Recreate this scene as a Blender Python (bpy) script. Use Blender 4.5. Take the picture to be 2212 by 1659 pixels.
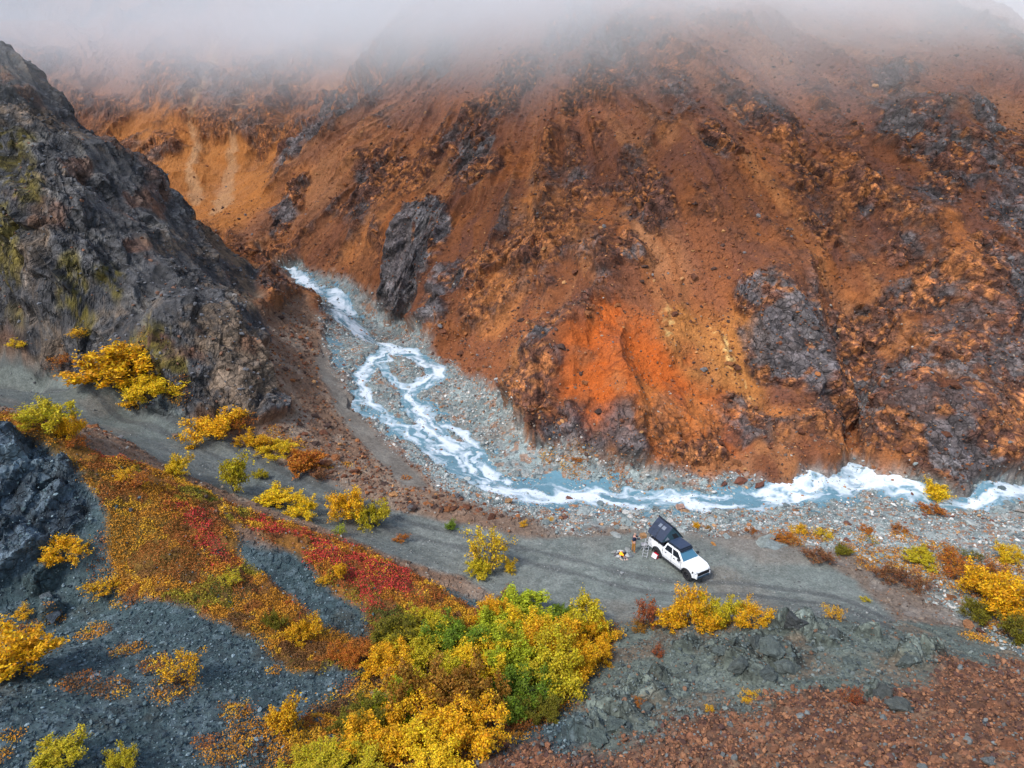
import bpy, math, random
import numpy as np
from mathutils import Vector, Matrix
for o in list(bpy.data.objects): bpy.data.objects.remove(o)
C = bpy.context.scene.collection
R = math.radians
Q = 1.0                     # terrain tessellation quality

# ------------------------------------------------------------------ camera
HC, PITCH, FX = 33.0, R(21), 1475.0          # camera height over the camp, tilt, focal length in 2212-wide pixels
sc = bpy.context.scene
cam = bpy.data.cameras.new('camera'); co = bpy.data.objects.new('camera', cam); C.objects.link(co)
co.location = (0, 0, HC); co.rotation_euler = (R(90) - PITCH, 0, 0)
cam.sensor_width = 36; cam.lens = 36 * FX / 2212; cam.clip_start = .5; cam.clip_end = 3000
sc.camera = co
SP, CP = math.sin(PITCH), math.cos(PITCH)
def ray(u, v):
    x = (u - 1106) / FX; y = -(v - 829.5) / FX
    return np.array([x, CP + y * SP, -SP + y * CP])
def atY(u, v, Y):
    d = ray(u, v); return np.array([0, 0, HC]) + d * (Y / d[1])
def atZ(u, v, Z):
    d = ray(u, v); return np.array([0, 0, HC]) + d * ((Z - HC) / d[2])

# ------------------------------------------------------------------ light
w = bpy.data.worlds.new('World'); sc.world = w; w.use_nodes = True
nt = w.node_tree; bg = nt.nodes['Background']
sky = nt.nodes.new('ShaderNodeTexSky'); sky.sky_type = 'NISHITA'; sky.sun_disc = False
SUN_EL, SUN_AZ = R(50), R(225)               # azimuth from +Y towards +X
sky.sun_elevation = SUN_EL; sky.sun_rotation = SUN_AZ
sky.air_density = 1.3; sky.dust_density = 2.0; sky.ozone_density = 1.5
nt.links.new(sky.outputs[0], bg.inputs[0]); bg.inputs[1].default_value = 0.13
sl = bpy.data.lights.new('sun', 'SUN'); sl.energy = 1.5; sl.angle = R(10); sl.color = (1, .985, .96)
so = bpy.data.objects.new('sun', sl); C.objects.link(so)
sd = Vector((math.sin(SUN_AZ) * math.cos(SUN_EL), math.cos(SUN_AZ) * math.cos(SUN_EL), math.sin(SUN_EL)))
so.rotation_euler = sd.to_track_quat('Z', 'Y').to_euler(); so.location = (0, 0, 120)
sc.view_settings.view_transform = 'Standard'; sc.view_settings.look = 'None'
sc.view_settings.exposure = 0.93; sc.view_settings.gamma = 1
sc.cycles.max_bounces = 10; sc.cycles.diffuse_bounces = 2; sc.cycles.glossy_bounces = 2
sc.cycles.transparent_max_bounces = 6; sc.cycles.volume_bounces = 8; sc.cycles.transmission_bounces = 2
sc.cycles.use_denoising = True
sc.cycles.volume_step_rate = 1.0; sc.cycles.volume_max_steps = 64

# ------------------------------------------------------------------ noise
def _h(ix, iy, iz, s):
    h = (ix.astype(np.uint32) * np.uint32(374761393) + iy.astype(np.uint32) * np.uint32(668265263)
         + iz.astype(np.uint32) * np.uint32(2147483647) + np.uint32((s * 974711 + 12345) & 0xffffffff))
    h = (h ^ (h >> np.uint32(13))) * np.uint32(1274126177)
    h = (h ^ (h >> np.uint32(15))) * np.uint32(2246822519)
    return (h ^ (h >> np.uint32(16)))
def hf(h): return (h & np.uint32(0xffffff)).astype(np.float32) / np.float32(16777215)
def vnoise(p, sc_, seed=0):
    """value noise in -1..1; p is (n,3) or (n,2)"""
    q = p / sc_
    i = np.floor(q).astype(np.int64); f = (q - i).astype(np.float32)
    f = f * f * f * (f * (f * 6 - 15) + 10)
    z3 = p.shape[1] == 3
    i0, i1 = i[:, 0].astype(np.int32), i[:, 1].astype(np.int32)
    i2 = i[:, 2].astype(np.int32) if z3 else np.zeros_like(i0)
    fx, fy = f[:, 0], f[:, 1]
    def layer(k):
        a = hf(_h(i0, i1, k, seed)); b = hf(_h(i0 + 1, i1, k, seed))
        c = hf(_h(i0, i1 + 1, k, seed)); d = hf(_h(i0 + 1, i1 + 1, k, seed))
        e = a + (b - a) * fx; g = c + (d - c) * fx
        return e + (g - e) * fy
    r = layer(i2)
    if z3: r = r + (layer(i2 + 1) - r) * f[:, 2]
    return r * 2 - 1
def fbm(p, sc_, octv=4, seed=0, gain=.5, ridged=False):
    t = np.zeros(len(p), np.float32); a = 1.; tot = 0
    for k in range(octv):
        n = vnoise(p + k * 17.31, sc_ / 2 ** k, seed + k)
        if ridged: n = 1 - 2 * np.abs(n)
        t += a * n; tot += a; a *= gain
    return t / tot
def facet(p, sc_, seed=0, tilt=.6):
    """blocky rock: every jittered cell is a tilted plane; returns (height, cell random, distance to cell edge)"""
    q = (p / sc_).astype(np.float32); i = np.floor(q).astype(np.int32)
    n = len(q); d1 = np.full(n, 9., np.float32); d2 = np.full(n, 9., np.float32)
    val = np.zeros(n, np.float32); rnd = np.zeros(n, np.float32)
    for dx in (-1, 0, 1):
        for dy in (-1, 0, 1):
            for dz in (-1, 0, 1):
                cx, cy, cz = i[:, 0] + dx, i[:, 1] + dy, i[:, 2] + dz
                a = _h(cx, cy, cz, seed); b = _h(cx, cy, cz, seed + 7)
                rx = cx + hf(a) - q[:, 0]; ry = cy + hf(b) - q[:, 1]; rz = cz + hf(a * np.uint32(2654435761) >> np.uint32(4)) - q[:, 2]
                d = rx * rx + ry * ry + rz * rz
                g1 = hf(b * np.uint32(40503) >> np.uint32(3)) - .5; g2 = hf(a * np.uint32(69069) >> np.uint32(5)) - .5
                g3 = hf(b * np.uint32(1664525) >> np.uint32(6)) - .5; h0 = hf(a * np.uint32(22695477) >> np.uint32(7)) - .5
                v = h0 + 2 * tilt * (g1 * rx + g2 * ry + g3 * rz)
                m = d < d1
                d2 = np.where(m, d1, np.minimum(d2, d)); val = np.where(m, v, val); rnd = np.where(m, h0 + .5, rnd); d1 = np.where(m, d, d1)
    return val, rnd, np.sqrt(d2) - np.sqrt(d1)
def sstep(a, b, x):
    t = np.clip((x - a) / (b - a), 0, 1); return t * t * (3 - 2 * t)

# ------------------------------------------------------------------ ground form: surveyed points, thin-plate surface
ZP = [(1460,1190,0),(1300,1200,0),(1600,1280,0),(1700,1200,-.1),(1250,1270,.1),(1900,1290,-.2),(2100,1300,-.2),(2212,1150,-1),(2212,1300,-.3),
 (2000,1180,-.6),(1900,1120,-1),(2212,1090,-1.7),(1850,1040,-1.6),(2060,1080,-1.8),(2212,1060,-1.9),(1700,1075,-1.5),(1500,1080,-1.3),
 (1300,1075,-1.1),(1150,1060,-.7),(1000,1000,0),(900,900,1.2),(880,800,2.6),(830,740,3.4),(750,680,4.3),(640,600,6.3),(580,555,8),
 (730,880,2.6),(800,980,1.6),(900,1050,1),(700,760,4.2),(1000,1100,.7),(1100,1130,.2),(1350,1140,-.4),(1600,1130,-.8),
 (1050,880,1.2),(1130,960,.4),(1300,1020,-.5),(1500,1035,-.8),(1700,1035,-.9),(1000,790,2.6),(900,720,3.8),(800,650,5.0),
 (850,1110,1.4),(700,1040,3),(500,950,5),(300,870,6.6),(100,800,8.2),(0,770,9),(600,1060,3.2),(400,980,5.3),(200,890,7.2),(0,840,8.4),
 (600,960,4.3),(400,880,7),(200,780,9.5),(0,720,11.3),(590,915,5.2),(380,860,8),(240,800,10),(0,690,12.3),
 (650,900,4.2),(600,760,7.6),(680,700,5.6),(690,650,5.6),(760,1000,2.4),
 (700,590,7.4),(870,650,5.6),(920,685,4.6),(1010,740,3.7),(1050,800,2.9),(1100,880,1.8),
 (1200,985,.1),(1350,1010,-.3),(1500,1018,-.5),(1650,1010,-.4),(1750,985,.3),(1850,1008,-1),(2060,1058,-1.5),(2180,1025,-1.3),(1180,900,2.2),
 # near ground
 (1200,1330,.4),(1100,1500,1.8),(900,1600,3.5),(700,1659,5),(0,905,13),(80,930,12.5),(150,975,11.2),(250,1020,9.6),(400,1080,7.4),(600,1165,5),(800,1225,3.2),(1000,1315,1.2),
 (500,1050,4.4),(700,1120,2.5),(900,1190,.9),(0,1250,6.5),(200,1250,5.6),(100,1240,6.2),(0,1450,7.5),(0,1659,8.5),(200,1450,6.5),(200,1659,7.5),(400,1250,5.7),(400,1450,5.6),(400,1659,6.5),
 (600,1300,4),(600,1450,4.2),(800,1350,2.6),(800,1450,3),(200,1120,8.8),(300,1150,7.6),(1000,1430,1.7),
 (1380,1365,1.3),(1500,1352,2.4),(1600,1345,3.3),(1720,1332,4.3),(1850,1345,3.5),(2030,1395,2.8),(2212,1435,3.2),(1700,1290,0),(1550,1300,.1),(1400,1300,.1),(2000,1330,0),(2180,1370,.2),
 (1400,1500,4),(1700,1500,6.2),(2000,1500,7),(2212,1550,9.3),(1300,1659,6.5),(1600,1659,8.7),(1900,1659,11),(2212,1659,12.3),(1250,1450,1.8),(1450,1420,3),(1120,1640,5),
 (2500,1070,-2.2),(2500,1300,0),(2500,1550,10),(2500,1659,12),(-300,840,9),(-300,720,13),(-300,905,14),(-300,1300,8),(-300,1659,10)]
YP = [(200,400,79),(100,300,82),(0,300,80),(0,500,74),(200,600,71),(350,700,66),(450,650,74),(300,500,79),(480,750,66),(550,850,64),(100,600,70),(560,700,82),
 (0,70,92),(110,210,90),(200,270,89),(330,380,89),(400,480,90),(460,560,91),(520,610,92),(620,650,98),(-300,100,96),(-300,500,80),
 (560,520,138),(480,400,165),(400,440,158),(300,330,175),(200,230,190),(150,150,200),(100,50,215),(300,150,205),(450,200,195),(520,300,178),(600,100,208),(400,0,235),(700,0,225),(0,0,240),
 (620,400,148),(700,280,158),(770,180,168),(900,0,188),(700,450,136),(650,530,133),(750,560,121),(800,350,140),
 (860,500,112),(950,430,118),(1000,250,133),(1050,100,147),(960,600,102),(1100,600,97),(900,330,134),(1150,700,86),(1080,680,93),(1170,560,98),(1200,480,104),(1150,350,117),(1200,300,120),(1200,100,137),(1000,500,111),
 (1250,900,66.5),(1180,850,71),(1200,720,77),(1300,680,79.5),(1350,560,86),(1380,500,89.5),(1400,400,97),(1380,800,72),(1400,700,76.5),(1350,900,66.3),(1480,850,70),(1500,930,66.3),(1550,700,79),(1600,600,84),(1600,450,93),(1500,250,108),(1500,100,122),(1400,0,134),
 (1600,950,66.5),(1650,880,71),(1700,750,75),(1700,620,81.5),(1850,930,71.5),(1850,800,78),(1850,650,84),(1850,450,94),(1850,250,108),(1850,100,122),(1800,0,133),
 (2050,980,62.8),(1980,900,66.5),(2050,850,68.5),(2100,700,77),(2180,560,84),(2200,400,94),(2200,250,107),(2200,950,67),
 (2212,95,138),(2130,45,142),(2040,0,147),(2500,700,82),(2500,300,106),(2500,210,130),(1000,-150,172),(1400,-150,152),(1800,-120,150),(600,-150,245),(200,-150,270)]
XP = [(-64,112,20),(-48,110,11.5),(-75,128,16),(-43,112,8.6),(-90,150,14),(-58,138,9.6),(-100,120,25),(110,160,36),(100,175,36),(130,140,36),(95,190,30),(-130,160,22),(-150,240,50),
 (0,8,10),(-15,5,12),(20,5,15),(0,-12,14),(-35,10,12),(40,10,16),(-60,20,16),(0,215,80),(-60,290,85),(-130,300,80),(60,170,62),(150,100,20),(-150,90,60),(-150,20,30),(150,40,14)]
CTRL = np.array([atZ(*p) for p in ZP] + [atY(*p) for p in YP] + [np.array(p, float) for p in XP])
def _tps(r2): return np.where(r2 > 1e-9, .5 * r2 * np.log(np.maximum(r2, 1e-9)), 0)
def _fit():
    P = CTRL[:, :2] / 50; n = len(P)
    K = _tps(((P[:, None] - P[None]) ** 2).sum(2)) + np.eye(n) * 4e-4
    A = np.zeros((n + 3, n + 3)); A[:n, :n] = K; A[:n, n] = 1; A[:n, n+1:] = P; A[n, :n] = 1; A[n+1:, :n] = P.T
    return np.linalg.solve(A, np.r_[CTRL[:, 2], 0, 0, 0])
W = _fit()
GX0, GY0, GS = -220., -20., .75
gnx, gny = int(440 / GS), int(350 / GS)
_gx, _gy = np.meshgrid(GX0 + np.arange(gnx) * GS, GY0 + np.arange(gny) * GS)
HG = np.zeros(_gx.size)
_pp = np.c_[_gx.ravel(), _gy.ravel()] / 50
for s in range(0, len(_pp), 40000):
    b = _pp[s:s+40000]; n = len(CTRL)
    HG[s:s+40000] = _tps(((b[:, None] - CTRL[None, :, :2] / 50) ** 2).sum(2)) @ W[:n] + W[n] + b @ W[n+1:]
HG = HG.reshape(gny, gnx)
def H0(x, y):
    """smooth ground height (bilinear on the survey grid, cubic eased)"""
    fx = np.clip((np.asarray(x) - GX0) / GS, 0, gnx - 2.001); fy = np.clip((np.asarray(y) - GY0) / GS, 0, gny - 2.001)
    ix = fx.astype(int); iy = fy.astype(int); tx = fx - ix; ty = fy - iy
    return (HG[iy, ix] * (1-tx) + HG[iy, ix+1] * tx) * (1-ty) + (HG[iy+1, ix] * (1-tx) + HG[iy+1, ix+1] * tx) * ty
def hit(u, v, far=320):
    """the point of the smooth ground seen along a bearing"""
    d = ray(u, v); t = np.arange(10, far, .25); p = d[None] * t[:, None]; z = HC + p[:, 2]
    below = np.nonzero(z < H0(p[:, 0], p[:, 1]))[0]
    k = below[0] if len(below) else len(t) - 1
    return np.array([p[k, 0], p[k, 1], H0(p[k, 0], p[k, 1])])
def poly(pts): return np.array([hit(u, v)[:2] for u, v in pts])
def sdist(P, pg):
    """signed distance in plan to a polygon, positive inside (P is (n,2))"""
    n = len(P); d = np.full(n, 1e9, np.float32); ins = np.zeros(n, bool)
    x, y = P[:, 0], P[:, 1]
    for a, b in zip(pg, np.roll(pg, -1, 0)):
        e = b - a; L = (e ** 2).sum() + 1e-9
        t = np.clip(((x - a[0]) * e[0] + (y - a[1]) * e[1]) / L, 0, 1)
        d = np.minimum(d, (x - a[0] - t * e[0]) ** 2 + (y - a[1] - t * e[1]) ** 2)
        c = ((a[1] > y) != (b[1] > y)); ins ^= c & (x < (b[0] - a[0]) * (y - a[1]) / (b[1] - a[1] + 1e-12) + a[0])
    d = np.sqrt(d); return np.where(ins, d, -d)
def sline(P, ln, wd):
    """distance past the edge of a tapering line (negative inside), arc length and side offset"""
    n = len(P); best = np.full(n, 1e9, np.float32); S = np.zeros(n, np.float32); T = np.zeros(n, np.float32); acc = 0
    for k in range(len(ln) - 1):
        a, b = ln[k], ln[k+1]; e = b - a; L = math.sqrt((e ** 2).sum()) + 1e-9; e = e / L
        rx, ry = P[:, 0] - a[0], P[:, 1] - a[1]
        t = np.clip(rx * e[0] + ry * e[1], 0, L)
        dd = np.hypot(rx - t * e[0], ry - t * e[1]) - (wd[k] + (wd[k+1] - wd[k]) * t / L)
        m = dd < best; best = np.where(m, dd, best); S = np.where(m, acc + t, S); T = np.where(m, rx * -e[1] + ry * e[0], T); acc += L
    return best, S, T
def fine(pts, wd, n=5):
    """Catmull-Rom through world points"""
    P = np.array(pts, float); Wd = np.array(wd, float); P = np.vstack([2*P[0]-P[1], P, 2*P[-1]-P[-2]]); out = []; ow = []
    for k in range(1, len(P) - 2):
        for j in range(n):
            t = j / n; a, b, c, d = P[k-1:k+3]
            out.append(.5 * ((2*b) + (c-a)*t + (2*a-5*b+4*c-d)*t*t + (3*b-a-3*c+d)*t**3)); ow.append(Wd[k-1] + (Wd[k]-Wd[k-1])*t)
    out.append(P[-2]); ow.append(Wd[-1]); return np.array(out), np.array(ow)

# ------------------------------------------------------------------ mesh and material helpers
def mesh_np(name, V, F, attrs=None, mat=None, smooth=False):
    me = bpy.data.meshes.new(name); k = F.shape[1]
    me.vertices.add(len(V)); me.vertices.foreach_set('co', np.ascontiguousarray(V, np.float32).ravel())
    me.loops.add(F.size); me.loops.foreach_set('vertex_index', np.ascontiguousarray(F, np.int32).ravel())
    me.polygons.add(len(F)); me.polygons.foreach_set('loop_start', np.arange(0, F.size, k, dtype=np.int32))
    me.polygons.foreach_set('use_smooth', np.full(len(F), smooth))
    for an, dat in (attrs or {}).items():
        if dat.ndim == 2:
            a = me.attributes.new(an, 'FLOAT_COLOR', 'POINT'); d = np.ones((len(V), 4), np.float32); d[:, :dat.shape[1]] = dat; a.data.foreach_set('color', d.ravel())
        else:
            a = me.attributes.new(an, 'FLOAT', 'POINT'); a.data.foreach_set('value', dat.astype(np.float32))
    me.update()
    if mat: me.materials.append(mat)
    return me
def node_mat(name, rough=.8, col=(.5, .5, .5), metal=0, spec=.5):
    m = bpy.data.materials.new(name); m.use_nodes = True; b = m.node_tree.nodes['Principled BSDF']
    b.inputs['Base Color'].default_value = (*col, 1); b.inputs['Roughness'].default_value = rough
    b.inputs['Metallic'].default_value = metal; b.inputs['Specular IOR Level'].default_value = spec
    return m, m.node_tree, b
class N:
    """tiny node helper"""
    def __init__(s, nt): s.nt = nt
    def __call__(s, kind, ins=None, **props):
        n = s.nt.nodes.new(kind)
        for k, v in props.items(): setattr(n, k, v)
        for k, v in (ins or {}).items():
            if isinstance(v, bpy.types.NodeSocket): s.nt.links.new(v, n.inputs[k])
            else: n.inputs[k].default_value = v
        return n
def add(name, me, kind=None, label=None, cat=None, group=None, parent=None, loc=None):
    o = bpy.data.objects.new(name, me); C.objects.link(o)
    if kind: o['kind'] = kind
    if label: o['label'] = label
    if cat: o['category'] = cat
    if group: o['group'] = group
    if parent is not None: o.parent = parent
    if loc is not None: o.location = loc
    return o
def attr_mat(name, attr='Col', rough=.9, bump=.3, scales=(6, 25), var=.35, spec=.3, dist=.05, rock=False):
    """surface whose own colour comes from the mesh, broken up by noise, with small relief"""
    m, nt, b = node_mat(name, rough, spec=spec); n = N(nt)
    a = n('ShaderNodeAttribute', attribute_name=attr); g = n('ShaderNodeNewGeometry')
    n1 = n('ShaderNodeTexNoise', {'Vector': g.outputs['Position'], 'Scale': scales[0], 'Detail': 6, 'Roughness': .7})
    n2 = n('ShaderNodeTexVoronoi', {'Vector': g.outputs['Position'], 'Scale': scales[1]})
    sp = n('ShaderNodeSeparateColor', {0: n2.outputs['Color']})
    mr = n('ShaderNodeMapRange', {0: n1.outputs[0], 1: .25, 2: .75, 3: 1 - var, 4: 1 + var})
    mr2 = n('ShaderNodeMapRange', {0: sp.outputs[0], 1: 0, 2: 1, 3: 1 - var, 4: 1 + var})
    mu = n('ShaderNodeMath', {0: mr.outputs[0], 1: mr2.outputs[0]}, operation='MULTIPLY')
    mx = n('ShaderNodeVectorMath', {0: a.outputs['Color'], 3: mu.outputs[0]}, operation='SCALE')
    if rock:
        rk = n('ShaderNodeAttribute', attribute_name='rk'); wn = n('ShaderNodeTexNoise', {'Vector': g.outputs['Position'], 'Scale': 1.5, 'Detail': 3})
        wv = n('ShaderNodeVectorMath', {0: wn.outputs['Color'], 1: (.9, .9, .9), 2: g.outputs['Position']}, operation='MULTIPLY_ADD')
        mpn = n('ShaderNodeMapping', {'Vector': wv.outputs[0], 'Rotation': (.5, .4, .3), 'Scale': (1, .62, 1.1)})
        v1 = n('ShaderNodeTexVoronoi', {'Vector': mpn.outputs[0], 'Scale': .75}); v2 = n('ShaderNodeTexVoronoi', {'Vector': mpn.outputs[0], 'Scale': 2.1}); v3 = n('ShaderNodeTexVoronoi', {'Vector': mpn.outputs[0], 'Scale': 1.0, 'Randomness': 1.0}, feature='DISTANCE_TO_EDGE')
        s1 = n('ShaderNodeSeparateColor', {0: v1.outputs['Color']}); s2 = n('ShaderNodeSeparateColor', {0: v2.outputs['Color']})
        cr = n('ShaderNodeMapRange', {0: v3.outputs[0], 1: 0, 2: .07, 3: .45, 4: 1})
        m1 = n('ShaderNodeMapRange', {0: s1.outputs[0], 3: .7, 4: 1.35}); m2 = n('ShaderNodeMapRange', {0: s2.outputs[0], 3: .65, 4: 1.4})
        k1 = n('ShaderNodeMath', {0: m1.outputs[0], 1: m2.outputs[0]}, operation='MULTIPLY'); k2 = n('ShaderNodeMath', {0: k1.outputs[0], 1: cr.outputs[0]}, operation='MULTIPLY')
        km = n('ShaderNodeMix', {0: rk.outputs['Fac'], 2: 1.0, 3: k2.outputs[0]})
        mx = n('ShaderNodeVectorMath', {0: mx.outputs[0], 3: km.outputs[0]}, operation='SCALE')
        hh = n('ShaderNodeMath', {0: s1.outputs[1], 1: s2.outputs[1]}, operation='ADD'); hh = n('ShaderNodeMath', {0: hh.outputs[0], 1: cr.outputs[0]}, operation='ADD'); hr = n('ShaderNodeMath', {0: hh.outputs[0], 1: rk.outputs['Fac']}, operation='MULTIPLY')
    nt.links.new(mx.outputs[0], b.inputs['Base Color'])
    hs = n('ShaderNodeMath', {0: n1.outputs[0], 1: sp.outputs[1]}, operation='ADD')
    bp = n('ShaderNodeBump', {'Height': hs.outputs[0], 'Strength': bump, 'Distance': dist})
    if rock: bp = n('ShaderNodeBump', {'Height': hr.outputs[0], 'Strength': .6, 'Distance': .35, 'Normal': bp.outputs[0]})
    nt.links.new(bp.outputs[0], b.inputs['Normal'])
    return m

# ------------------------------------------------------------------ zones of the ground (outlines in plan)
Z_HILL = poly([(-250,150),(0,110),(30,120),(95,230),(190,290),(320,400),(385,490),(460,560),(530,640),(560,700),(535,730),(565,790),(592,880),(560,912),(480,900),(380,862),(240,805),(150,745),(0,690),(-250,650)])
Z_HILL = np.vstack([[(-105, 100)], Z_HILL])
Z_BED = poly([(560,545),(640,572),(780,640),(850,690),(890,660),(880,720),(960,780),(1060,835),(1125,890),(1150,970),(1300,1005),(1500,1025),(1700,1038),(1850,1005),(1950,1030),(2070,1064),(2212,1040),(2500,1030),
 (2500,1400),(2212,1420),(2100,1350),(1950,1250),(1820,1190),(1700,1165),(1600,1152),(1400,1150),(1250,1145),(1080,1108),(960,1055),(880,990),(800,920),(750,850),(705,780),(695,730),(690,660),(640,612),(575,562)])
Z_PATH = poly([(695,720),(735,800),(790,890),(870,990),(930,1050),(870,1055),(780,960),(720,870),(680,790)])
Z_ROAD = poly([(-250,700),(0,778),(100,805),(300,875),(500,952),(700,1035),(850,1105),(1000,1135),(1150,1165),(1250,1160),(1400,1150),(1500,1150),(1620,1165),(1750,1200),(1850,1260),(1930,1330),(1900,1365),(1700,1345),(1500,1352),(1380,1350),(1250,1345),(1100,1300),(1000,1250),(850,1205),(700,1140),(560,1090),(350,1000),(200,920),(0,880),(-250,840)])
Z_TUND = poly([(-200,900),(0,893),(60,910),(130,945),(250,995),(400,1040),(560,1115),(700,1150),(830,1205),(960,1285),(1020,1330),(1000,1400),(900,1450),(800,1440),(690,1450),(560,1400),(430,1330),(330,1290),(250,1200),(225,1080),(150,1000),(60,935),(-200,930)])
Z_GAP = poly([(480,1125),(540,1140),(620,1190),(690,1260),(760,1330),(770,1390),(700,1385),(620,1300),(520,1210)])
Z_CLIFF = poly([(-250,930),(0,925),(90,955),(165,1005),(205,1100),(190,1160),(110,1190),(60,1260),(-250,1300)])
Z_KNOLL = poly([(1240,1520),(1300,1440),(1400,1372),(1600,1347),(1720,1330),(1850,1342),(2030,1392),(2080,1440),(1900,1510),(1500,1560),(1350,1640),(1250,1640)])
Z_RUST = poly([(960,1680),(1150,1610),(1330,1640),(1480,1555),(1900,1500),(2080,1430),(2212,1440),(2600,1440),(2600,1800),(2212,1850),(1600,1850),(900,1850)])
Z_GULLY = poly([(1000,1330),(1080,1290),(1250,1345),(1330,1360),(1280,1440),(1230,1530),(1100,1600),(950,1680),(600,1900),(400,1850),(620,1600),(800,1450),(900,1440)])
Z_VIVID = poly([(1300,672),(1390,705),(1470,760),(1560,860),(1560,960),(1420,945),(1280,930),(1225,850),(1245,740)])
Z_NEAR = np.array([(-80, 48), (-39, 47.5), (-28, 44), (-20, 41), (-8, 41), (4, 39.5), (12, 38.5), (30, 38), (60, 40), (80, -25), (-90, -25)])

# streams: centreline bearings with half widths in metres
def stream(pts, wd): 
    P = [hit(u, v)[:2] for u, v in pts]; return fine(P, wd)
ST = [stream([(574,551),(620,580),(650,605),(690,625),(735,650),(752,690),(785,722),(840,750)], [.5,.8,1.1,1.3,1.7,2.1,1.9,1.6]),
      stream([(840,750),(900,768),(937,795),(925,820),(888,842),(902,880),(930,912),(955,950),(1000,982),(1032,1015),(1060,1042)], [1.4,1.6,1.5,1.2,1.4,1.4,1.2,1.3,1.3,1.5,1.7]),
      stream([(840,750),(798,790),(778,822),(798,868),(850,912),(905,945),(960,990),(1010,1018),(1060,1042)], [1.0,.7,.9,.8,.8,1.2,1.5,1.5,1.7]),
      stream([(835,755),(828,790),(855,818),(888,842)], [.8,.8,.7,.8]),
      stream([(955,950),(1010,965),(1050,1000),(1075,1040)],[.6,.8,.9,1.0]), stream([(770,840),(765,880),(800,905)],[.3,.45,.3]), stream([(850,912),(880,930),(930,912)],[.35,.4,.4]),
      stream([(930,912),(985,925),(1030,965)],[.35,.5,.4]),
      stream([(905,890),(915,925),(905,950)], [.5,.6,.6]),
      stream([(1060,1042),(1150,1064),(1250,1070),(1380,1080),(1500,1084),(1600,1080),(1700,1068),(1770,1048),(1850,1028),(1920,1040),(1990,1068),(2060,1086),(2130,1072),(2230,1058),(2500,1060),(2900,1080)],
             [1.7,1.9,1.7,1.6,1.5,1.6,1.9,2.2,2.4,1.5,1.2,1.1,1.4,1.7,2,2])]
POOLS = [stream([(730,735),(720,765),(740,790)], [1.5,1.8,1.2]), stream([(1100,1030),(1200,1040),(1300,1050)], [.8,1.6,.8]), stream([(1170,1085),(1260,1095),(1420,1108),(1500,1112)], [1.1,1.1,.9,.4]), stream([(800,885),(830,905)], [.8, .5])]

Z_SOUTH = poly([(525,690),(560,680),(640,640),(690,690),(705,780),(800,925),(960,1055),(1250,1140),(1550,1145),(1720,1160),(1850,1195),(2100,1345),(2500,1400),(2500,1500),(1000,1400),(0,950),(-250,900),(-250,660),(0,695),(240,808),(380,865),(560,918),(600,905),(560,790),(535,735)])
def T(d, w_): return sstep(-w_, w_, d)
PAINT = {}   # filled with (x,y) centres of named outcrops
def spots(L): return [(*hit(u, v)[:2], r) for u, v, r in L]
def spotmask(P, L, soft=.5):
    m = np.full(len(P), -9., np.float32)
    for x, y, r in L: m = np.maximum(m, 1 - np.hypot(P[:, 0] - x, P[:, 1] - y) / r)
    return m
OUT = spots([(1300,960,2.4),(1370,975,2.2),(1430,950,2),(1220,930,2),(1200,975,1.5),(1160,820,1.5),(1150,900,1.6),(1480,965,1.8),(1540,950,1.5),(1700,960,1.8),(1930,960,2),(1640,650,3),(1700,700,4),(1720,780,3),(1660,730,3),(900,480,4),(860,540,4),(930,560,4),(930,690,3),(980,600,3),(660,300,6),(710,260,7),(630,340,5),(950,130,4),(1050,250,5),(1010,330,5),(1030,380,4),
 (1290,920,2.2),(1340,935,2.5),(1250,960,1.5),(1195,800,1.8),(1180,870,1.8),(1185,730,1.2),(1850,800,4.5),(1870,880,4),(1820,900,3.5),(2010,1000,2.5),(2060,985,3),(2080,1020,2),(1450,880,1.6),(1560,900,2),(1640,930,2.2),(1590,930,1.6),
 (2110,250,4),(1960,310,5),(2150,620,3),(2180,700,2.5),(1950,560,2.5),(1380,560,2),(1330,640,1.6),(1270,690,1.3),(820,380,5),(780,450,5),(740,520,4),(790,560,3),(640,430,4),(620,480,3),(1060,580,3),(1180,560,3),(1170,640,2.5),(1400,400,4),(1440,470,3),
 (1760,500,3),(1850,430,3),(2030,430,4),(2060,360,5),(2120,560,3),(1740,380,3),(1650,270,4),(1550,320,3),(1330,100,5),(1280,180,5),(1240,60,5),(1100,180,5),(2180,500,3),(1900,700,3),(1960,820,3),(2080,800,3),(1990,640,3),(2180,870,2.5)])

GREY = spots([(1640,650,3),(1700,700,4),(1720,780,3),(1660,730,3),(900,480,5),(860,540,4),(930,560,4),(670,300,8),(720,250,8),(630,340,6),(1340,935,2.5),(1290,920,2.2),(2110,250,5),(2060,985,3),(2080,1020,2.5),(950,130,5),(1860,880,3),(930,690,3),(1190,740,2),(1240,770,1.2),(1380,560,1.2),(2180,640,2),(620,480,3)])
KNO = spots([(1650,1390,1.5),(1600,1425,1.3),(1690,1435,1.2),(1560,1400,1),(1640,1465,.9),(1900,1505,1.2),(1960,1430,1),(1790,1380,1),(1330,1560,1.6),(1380,1510,1.3),(1280,1590,1.3),(1430,1470,1),(1880,1375,.9),(1720,1350,1.1),(2010,1420,.8),(1480,1400,.8),(100,1250,1),(115,1330,.7)])
def dipped(P, sg):
    # coordinates stretched along the dip of the beds, which run down and away from the central spur
    o = np.empty_like(P)
    for s_ in (1, -1):
        a0 = np.array([.58 * s_, -.32, -.75]); a0 /= np.linalg.norm(a0); a1 = np.cross(a0, [0, 1, .2]); a1 /= np.linalg.norm(a1); a2 = np.cross(a0, a1)
        m = sg == s_; o[m] = (P[m] @ np.stack([a0 * .42, a1, a2 * .85], 1)).astype(np.float32)
    return o
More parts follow.
